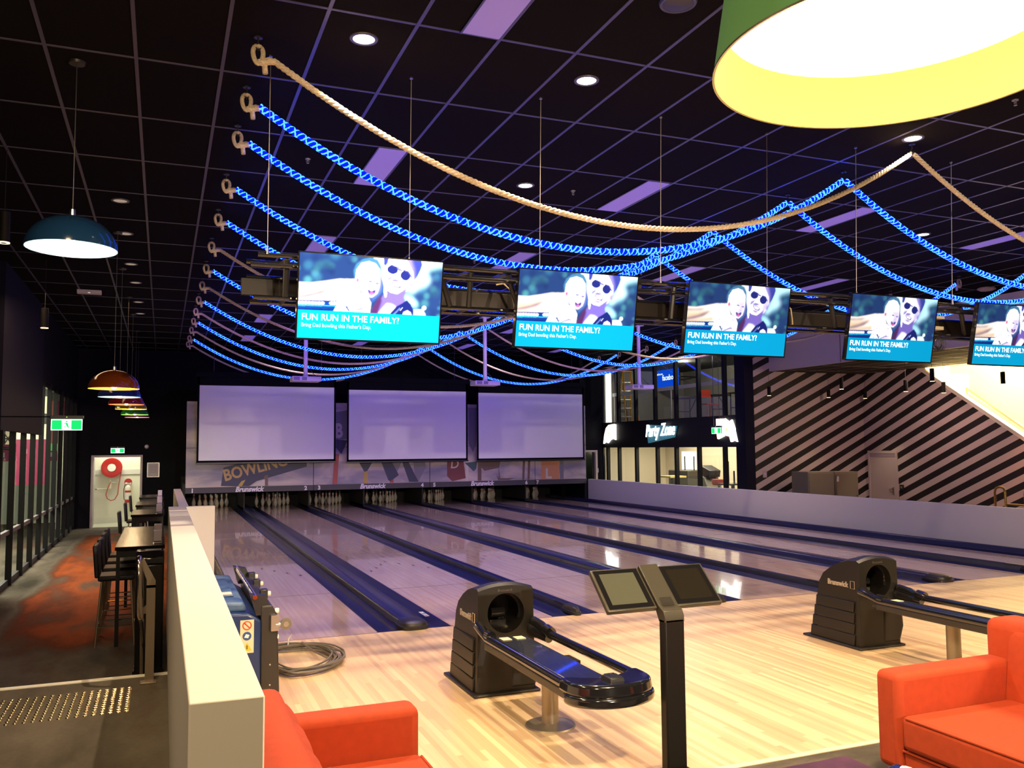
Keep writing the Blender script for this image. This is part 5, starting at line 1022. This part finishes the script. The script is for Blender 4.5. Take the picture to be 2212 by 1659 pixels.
t = thing('party_table', 'small cream topped table low in the lower party room window', 'table', (11.75, aX(1452, 1040, 11.75).y, -.5)); bx(-.28, .28, -.35, .35, 1.22, 1.27).build('table_top', mat('gold_top', (.75, .55, .2), .4), t); MB().cyl((0, 0, 0), (0, 0, 1.22), .04).lathe([(.3, 0), (.3, .03), (0, .03)], n=16).build('pedestal', BLACKM, t)
# signs on the facade
t = thing('party_sign', 'teal sign with glowing white script lettering reading Party Zone', 'sign', (FX-.06, 14.06, 1.76)); TEAL = mat('sign_teal', (.06, .22, .28), .5, emit=(.05, .2, .26), es=.5)
MB().prism([(.85, .56), (-.80, .48), (-.68, .16), (.75, -.0)], lambda a, b: (.0, a, b), lambda a, b: (.05, a, b)).build('sign_board', TEAL, t)
SG = emi('sign_letter_glow', (1., .97, .95), 2.5)
text('sign_lettering', 'Party Zone', .52, SG, t, face_mx(-.02, .86, .19) @ Matrix.Rotation(.03, 4, 'Z'), extrude=.012, offset=.005, shear=.35, sx=.68)
for s_, y, lb in ((1, 17.28, 'glowing white canopy shaped sign left of the party sign'), (-1, 10.86, 'glowing white canopy shaped sign behind the small exit sign')):
    t = thing('canopy_sign', lb, 'sign', (FX-.06, y, 1.76), group='glowing canopy signs'); pts = [(.42, .02), (.40, .30), (.30, .50), (.12, .60), (-.10, .62), (-.42, .60), (-.42, .10), (-.30, .14), (-.15, .12), (-.12, .02), (.10, .08), (.28, .05)]
    if s_ > 0: pts = [(.40, .0), (.32, .3), (.20, .52), (.02, .62), (-.30, .64), (-.42, .62), (-.42, .12), (-.25, .16), (-.05, .12), (.1, .02), (.25, .06)]
    else: pts = [(-a, b) for a, b in [(-.46, .62), (-.1, .62), (.1, .52), (.2, .58), (.34, .3), (.43, -.0), (.3, .04), (.15, .0), (.10, .14), (-.1, .17), (-.42, .08), (-.46, .3)]]
    MB().prism(pts, lambda a, b: (0, a, b), lambda a, b: (.05, a, b)).build('sign_face', emi('canopy_glow', (1., .93, .86), 4.), t); MB().tube([(-.004, a, b) for a, b in pts], .008, 4, closed=True).build('sign_outline', mat('sign_edge_red', (.45, .12, .05), .5), t)
    bx(-.006, .0, -.03, .04, .30, .36).build('yellow_spot', mat('sign_spot', (.8, .75, .1), .5, emit=(.9, .8, .1), es=1.5), t)
exit_sign(FX-.16, 11.16, 1.98, 'small exit sign hanging in front of the right canopy shaped sign', CZ, sc=1.15, rot=-PI/2)
# ================= STRIPED WALLS =================
YA, XC = 10.2, 15.0
SM_ = bpy.data.materials.new('diagonal_stripes'); SM_.use_nodes = True; n, l = nt(SM_); b = n['Principled BSDF']
g = n.new('ShaderNodeNewGeometry'); sp_ = n.new('ShaderNodeSeparateXYZ'); l.new(g.outputs['Position'], sp_.inputs[0])
def MM(op, a, bb=None):
    q = n.new('ShaderNodeMath'); q.operation = op
    for i, v in enumerate((a, bb)):
        if v is None: continue
        if isinstance(v, (int, float)): q.inputs[i].default_value = v
        else: l.new(v, q.inputs[i])
    return q.outputs[0]
h = MM('SUBTRACT', sp_.outputs[0], MM('SUBTRACT', sp_.outputs[1], YA))      # X + (YA - Y) unrolls both walls
u_ = MM('SUBTRACT', MM('MULTIPLY', MM('SUBTRACT', h, 11.30), .47), MM('SUBTRACT', sp_.outputs[2], 1.588))
fr_ = MM('FRACT', MM('DIVIDE', u_, .322)); lt = MM('LESS_THAN', fr_, .5)
mx = n.new('ShaderNodeMixRGB'); mx.inputs[1].default_value = (.012, .010, .010, 1); mx.inputs[2].default_value = (.62, .52, .50, 1); l.new(lt, mx.inputs[0]); l.new(mx.outputs[0], b.inputs['Base Color']); b.inputs['Roughness'].default_value = .6
struct('wall_striped', bx(11.2, XC+.1, YA, YA+.1, -.5, CZ), SM_)
sz = lambda y: 3.537-(8.282-y)*(3.537-1.725)/(8.282-5.523)
m = MB(); m.smooth = False
m.prism([(YA, -.5), (YA, 3.6), (8.38, 3.6), (2.4, sz(2.4)), (2.2, -.5)], lambda a, b: (XC, a, b), lambda a, b: (XC+.12, a, b)); o = m.build('wall_striped', [SM_]); o['kind'] = 'structure'
TR = mat('stair_edge_white', (.80, .76, .64), .5)
m = MB().prism([(8.34, 3.56), (8.34, 3.66), (2.4, sz(2.4)+.10), (2.4, sz(2.4))], lambda a, b: (XC-.012, a, b), lambda a, b: (XC+.16, a, b)); struct('trim_8', m, TR)
# stairwell behind
YW = mat('stairwell_cream', (.80, .68, .44), .6)
struct('wall_stair', bx(16.6, 16.7, -6, YA, -.5, 5.6), YW); struct('wall_stair', bx(XC+.12, 16.6, 8.75, 8.85, -.5, 5.6), YW); struct('wall_stair', bx(XC+.3, 16.6, 8.2, 8.74, -.5, 3.45), YW)
m = MB(); m.smooth = False
for k in range(18):
    y = 8.2-.29*k; z = 2.55-.17*k
    if z > -.5: m.box(XC+.12, 16.6, y-.29, y, -.5, z)
struct('floor', m, mat('stair_tread', (.55, .46, .32), .6))
struct('trim_9', MB().prism([(8.2, 2.75), (8.2, 2.95), (3.2, .02), (3.2, -.18)], lambda a, b: (16.57, a, b), lambda a, b: (16.6, a, b)), mat('stair_skirting', (.62, .55, .38), .5))
lamp('AREA', (15.9, 6.0, 5.4), 1100, (1., .84, .48), 1.0, (15.9, 5.8, 0), sy=2.5, name='stairwell_light')
struct('ceiling', bx(XC+.0, 16.7, -6, YA, 5.6, 5.7), YW)
t = thing('stair_handrail', 'thin wall handrail running down the bright yellow stairwell', 'handrail', (16.6, 8.0, 3.2)); p1 = aX(2058, 818, 16.5); p2 = aX(2212, 925, 16.5); dd = (p2-p1)
pts = [Vector((-.1, p1.y+.12-8.0, p1.z-3.2)), Vector((-.1, p1.y-8.0, p1.z-3.2)), p2+dd*1.2-Vector((16.6, 8.0, 3.2))]; pts[2].x = -.1
MB().tube([(-.55, pts[0].y+.0, pts[0].z), pts[0], pts[1], pts[2]], .028, 8).build('rail_tube', mat('tan_steel_rail', (.35, .27, .18), .3, metal=.6), t)
for f_ in (.06, .36, .66, .9): c_ = pts[1].lerp(pts[2], f_); MB().tube([c_, c_+Vector((.02, 0, -.07)), c_+Vector((.1, 0, -.08))], .012, 6).lathe([(.035, -.0), (.03, .01)], (c_.x+.098, c_.y, c_.z-.08), 10, Matrix.Rotation(-PI/2, 4, 'Y')).build('rail_bracket', STEEL, t)
# door 3 in the striped wall
d3 = bpy.data.objects.new('door_3', None); COL.objects.link(d3); d3['kind'] = 'structure'; d3.location = (XC, 9.57, -.5)
PK = mat('pinkish_door_paint', (.62, .53, .48), .55)
MB().box(-.03, .0, -.50, -.44, 0, 2.0).box(-.03, .0, .44, .50, 0, 2.0).box(-.03, .0, -.44, .44, 1.93, 2.0).build('door_frame', PK, d3, .003); bx(-.015, .0, -.44, .44, 0, 1.84).build('door_leaf', PK, d3); bx(-.022, .0, -.44, .44, 1.84, 1.93).build('door_closer_panel', mat('grey_mauve', (.40, .33, .36), .5), d3)
MB().box(-.03, -.015, -.36, -.32, .88, 1.06).box(-.06, -.04, -.36, -.22, 1.0, 1.02).box(-.06, -.03, -.35, -.33, 1.0, 1.02).build('door_handle', STEEL, d3)
v = aX(1949, 1053, XC); t = thing('wall_intercom', 'small dark box on the striped wall right of the door', 'wall box', (XC, v.y, v.z)); bx(-.03, 0, -.06, .06, -.07, .07).build('box_body', BLACKP, t, .005); bx(-.034, -.03, -.03, .03, -.02, .03).build('button_pad', GREYM, t)
v = aY(1652, 1024, YA); t = thing('power_outlet', 'small pale outlet plate low on the striped wall left of the steel cabinet', 'outlet', (v.x, YA, v.z)); bx(-.06, .06, -.012, 0, -.09, .09).build('outlet_plate', mat('mauve_plate', (.55, .45, .47), .5), t, .003); bx(-.02, .02, -.016, -.012, -.03, .03).build('socket', PW, t)
# steel cabinet
v1 = aY(1745, 1020, 9.2); v2 = aY(1853, 1021, 9.2); v3 = aY(1802, 1021, 9.2)
t = thing('steel_cabinet', 'grey metal two part cabinet standing before the striped wall', 'cabinet', ((v1.x+v2.x)/2, 9.2, -.5)); hw = (v2.x-v1.x)/2; hh = v1.z+.5; xm = v3.x-(v1.x+v2.x)/2
CB = mat('cabinet_grey', (.30, .28, .25), .4, metal=.5); CB2 = mat('cabinet_brown_grey', (.24, .20, .16), .45, metal=.3)
bx(-hw, xm-.01, 0, .6, .06, hh).build('cabinet_box', CB, t, .006); bx(xm+.01, hw, 0, .6, .06, hh-.01).build('cabinet_box', CB2, t, .006); bx(-hw+.03, hw-.03, .04, .56, 0, .06).build('plinth', BLACKM, t)
bx(-hw+.03, xm-.04, -.012, 0, .1, hh-.04).build('cabinet_door', CB, t, .003); bx(xm+.04, hw-.03, -.012, 0, .1, hh-.05).build('cabinet_door', CB2, t, .003)
MB().tube([(xm+.05, -.03, hh-.1), (xm, -.05, hh-.3), (xm+.04, -.04, hh-.55), (xm-.03, -.03, hh-.8)], .012, 5).build('hanging_chain', STEEL, t); bx(hw-.10, hw-.06, -.03, -.012, hh-.72, hh-.6).build('door_handle', CHROME, t); bx(xm+.06, xm+.13, -.015, -.012, hh-.25, hh-.12).build('cabinet_label', PW, t)
# luggage trolley
t = thing('luggage_trolley', 'brass coloured tube trolley frame at the right edge behind the half wall', 'trolley', (12.2, 3.62, -.5)); BR_ = mat('trolley_brass', (.60, .38, .10), .3, metal=.7)
v1 = aX(2172, 1052, 12.2); 
for s in (-1, 1):
    yc = s*.31; MB().tube([(0, yc+.11, .3), (0, yc+.11, 1.25), (0, yc+.08, 1.32), (0, yc, 1.35), (0, yc-.08, 1.32), (0, yc-.11, 1.25), (0, yc-.11, .3)], .022, 10).build('hoop', BR_, t, auto=1.2)
MB().tube([(0, -.2, 1.03), (0, .2, 1.03)], .018, 8).build('cross_bar', BR_, t); bx(-.4, .4, -.5, .5, .24, .30).build('deck', BLACKM, t)
for sx in (-.33, .33):
    for sy in (-.42, .42): MB().lathe([(.1, -.02), (.115, -.015), (.115, .015), (.1, .02)], (sx, sy, .115), 16, Matrix.Rotation(PI/2, 4, 'Y')).cyl((sx, sy, .1), (sx, sy, .24), .015, n=6).build('wheel', BLACKP, t)
# bulkhead and lower ceiling on the right
BX = 11.92; SFZ = 3.57
struct('wall_bulkhead', bx(BX, BX+.12, -14, YA, SFZ, CZ-.12), mat('bulkhead_paint', (.66, .58, .66), .6)); struct('trim_10', bx(BX+.005, BX+.12, -14, YA, CZ-.12, CZ+.1), BLACKW)
v = aX(1815, 750, BX); struct('trim_11', bx(BX-.004, BX, v.y-.012, v.y+.012, SFZ, CZ-.12), mat('joint_line', (.2, .17, .19), .6))
sof = struct('ceiling', bx(BX+.12, XC+.12, -14, YA, SFZ, SFZ+.1).box(XC+.12, 17, -14, 3.2, SFZ, SFZ+.1), mat('soffit_black', (.016, .013, .011), .8))
m = MB(); m.smooth = False
for k in range(6): x = BX+.42+.6*k; m.box(x-.012, x+.012, -9, YA, SFZ-.005, SFZ)
for k in range(16): y = 9.6-1.2*k; m.box(BX+.1, XC+.1, y-.012, y+.012, SFZ-.004, SFZ)
m.build('ceiling_grid', mat('soffit_grid', (.30, .24, .17), .4), sof)
struct('ceiling', bx(11.1, BX+.12, 10.1, 19.4, CZ, CZ+.1), TILE)
for (px, pt, pb, wpx), wh in zip(((1661.5, 835, 855, 0), (1790, 842, 859, 0), (1818, 816, 841, 0), (1869, 846, 861, 0), (1957, 821, 846, 0), (2014, 796, 824, 0), (2039, 825, 849, 0), (2167, 803, 830, 0)),
        ('leftmost before the striped wall', 'second from the left before the striped wall', 'third from the left, hanging higher before the striped wall', 'fourth from the left before the striped wall', 'fifth from the left before the striped wall', 'larger one at the top of the sloped edge', 'at the sloped edge right of the larger one', 'rightmost, against the bright yellow wall')):
    h_ = .26; dpt = h_*FPX/(pb-pt)                                                     # distance from its height in the photo
    vv = _d+_r*((px-1106)/FPX)-_u*((pb-829.5)/FPX); v = CAM+vv*dpt
    v.x = max(12.2, min(v.x, 14.8)) if px < 2100 else min(v.x, 14.8)
    v = aX(px, pb, v.x)
    if v.y > 9.9: v = aY(px, pb, 9.9)
    cylp(v.x, v.y, v.z, .045, (pb-pt)*(v-CAM).dot(_d)/FPX, SFZ, 'black cylinder pendant lamp, '+wh, 'cylinder lamps at right', 4.)
v = aY(1985, 1050, 9)
# ================= LIGHT =================
wd = bpy.data.worlds.new('world'); S.world = wd; wd.use_nodes = True; wd.node_tree.nodes['Background'].inputs[0].default_value = (.10, .08, .25, 1); wd.node_tree.nodes['Background'].inputs[1].default_value = .02
WARM = (1., .72, .40)
lamp('POINT', (-.236, -5.738, 2.80), 420, WARM, .12, name='drum_and_fill_light')
lamp('SPOT', (3.4, -5.74, 3.1), 700, WARM, .3, (3.4, -5.2, 0), 2.5, .8, name='drum_and_fill_light'); lamp('SPOT', (7.0, -5.74, 3.1), 600, WARM, .3, (7.0, -5.2, 0), 2.5, .8, name='drum_and_fill_light')  # two warm spots added out of view, no drum lamps built there
lamp('SPOT', (.2, -12.6, 3.1), 2300, (1., .80, .62), .05, (0.2, 16, .4), .62, .6, name='rear_lamp_light')
lamp('SPOT', (5.4, -12.6, 3.1), 2300, (1., .80, .62), .05, (5.8, 16, .4), .62, .6, name='rear_lamp_light')
lamp('AREA', (-3.4, -4.5, 4.4), 110, WARM, .5, (-3.2, -3.5, 0), name='added_walkway_fill'); lamp('AREA', (-3.6, 8.5, 4.3), 55, (1., .60, .34), .5, (-3.4, 9, 0), sy=7., name='added_walkway_fill')  # area fills added to brighten the walkway, no fixtures there
lamp('AREA', (-2.7, -8.6, 4.2), 100, WARM, .5, (-2.2, -6.0, 0), name='added_walkway_fill')  # added fill behind the camera, brightens the end of the half wall
VIO = (.34, .16, 1.)
for x in (-.1, 3.9, 7.9): lamp('SPOT', (x, 7.0, CZ-.05), 430, (.33, .15, 1.), .3, (x, 16.0, 2.0), 1.9, .8, name='added_wash_light')  # added violet spots that tint the screens, no fixtures there
for x, y in ((.5, 3.), (5.3, 3.), (2.9, 8.), (7.9, 8.), (.3, 13.), (5.5, 13)): lamp('SPOT', (x, y, CZ-.05), 330, (.86, .66, .92), .5, (x, y, 0), 2.3, .9, name='added_wash_light')  # added pale spots that brighten the lanes, no fixtures there
lamp('AREA', (13.4, 7.2, SFZ-.03), 80, (1., .58, .46), .6, (13.8, 8.2, 0), sy=2., name='soffit_light'); lamp('SPOT', (14.2, 4.3, SFZ-.06), 300, (1., .40, .20), .1, (15.0, 4.9, .1), 1.2, .8, name='red_orange_wash')
for x, y in ((13.0, 9.3), (14.3, 9.0)): lamp('SPOT', (x, y, 2.7), 40, (1., .78, .5), .05, (x+.1, y+.3, 0), 1.3, .7, name='pendant_spot')
# ================= CAMERA =================
cd = bpy.data.cameras.new('camera'); cam = bpy.data.objects.new('camera', cd); COL.objects.link(cam); cd.sensor_width = 36; cd.sensor_fit = 'HORIZONTAL'; cd.lens = FPX/2212*36; cd.clip_start = .05; cd.clip_end = 200
cam.matrix_world = Matrix(((_r.x, _u.x, -_d.x, CAM.x), (_r.y, _u.y, -_d.y, CAM.y), (_r.z, _u.z, -_d.z, CAM.z), (0, 0, 0, 1)))
S.camera = cam
S.view_settings.view_transform = 'Standard'; S.view_settings.look = 'None'; S.view_settings.exposure = 0.; S.view_settings.gamma = 1.; S.view_settings.use_curve_mapping = False
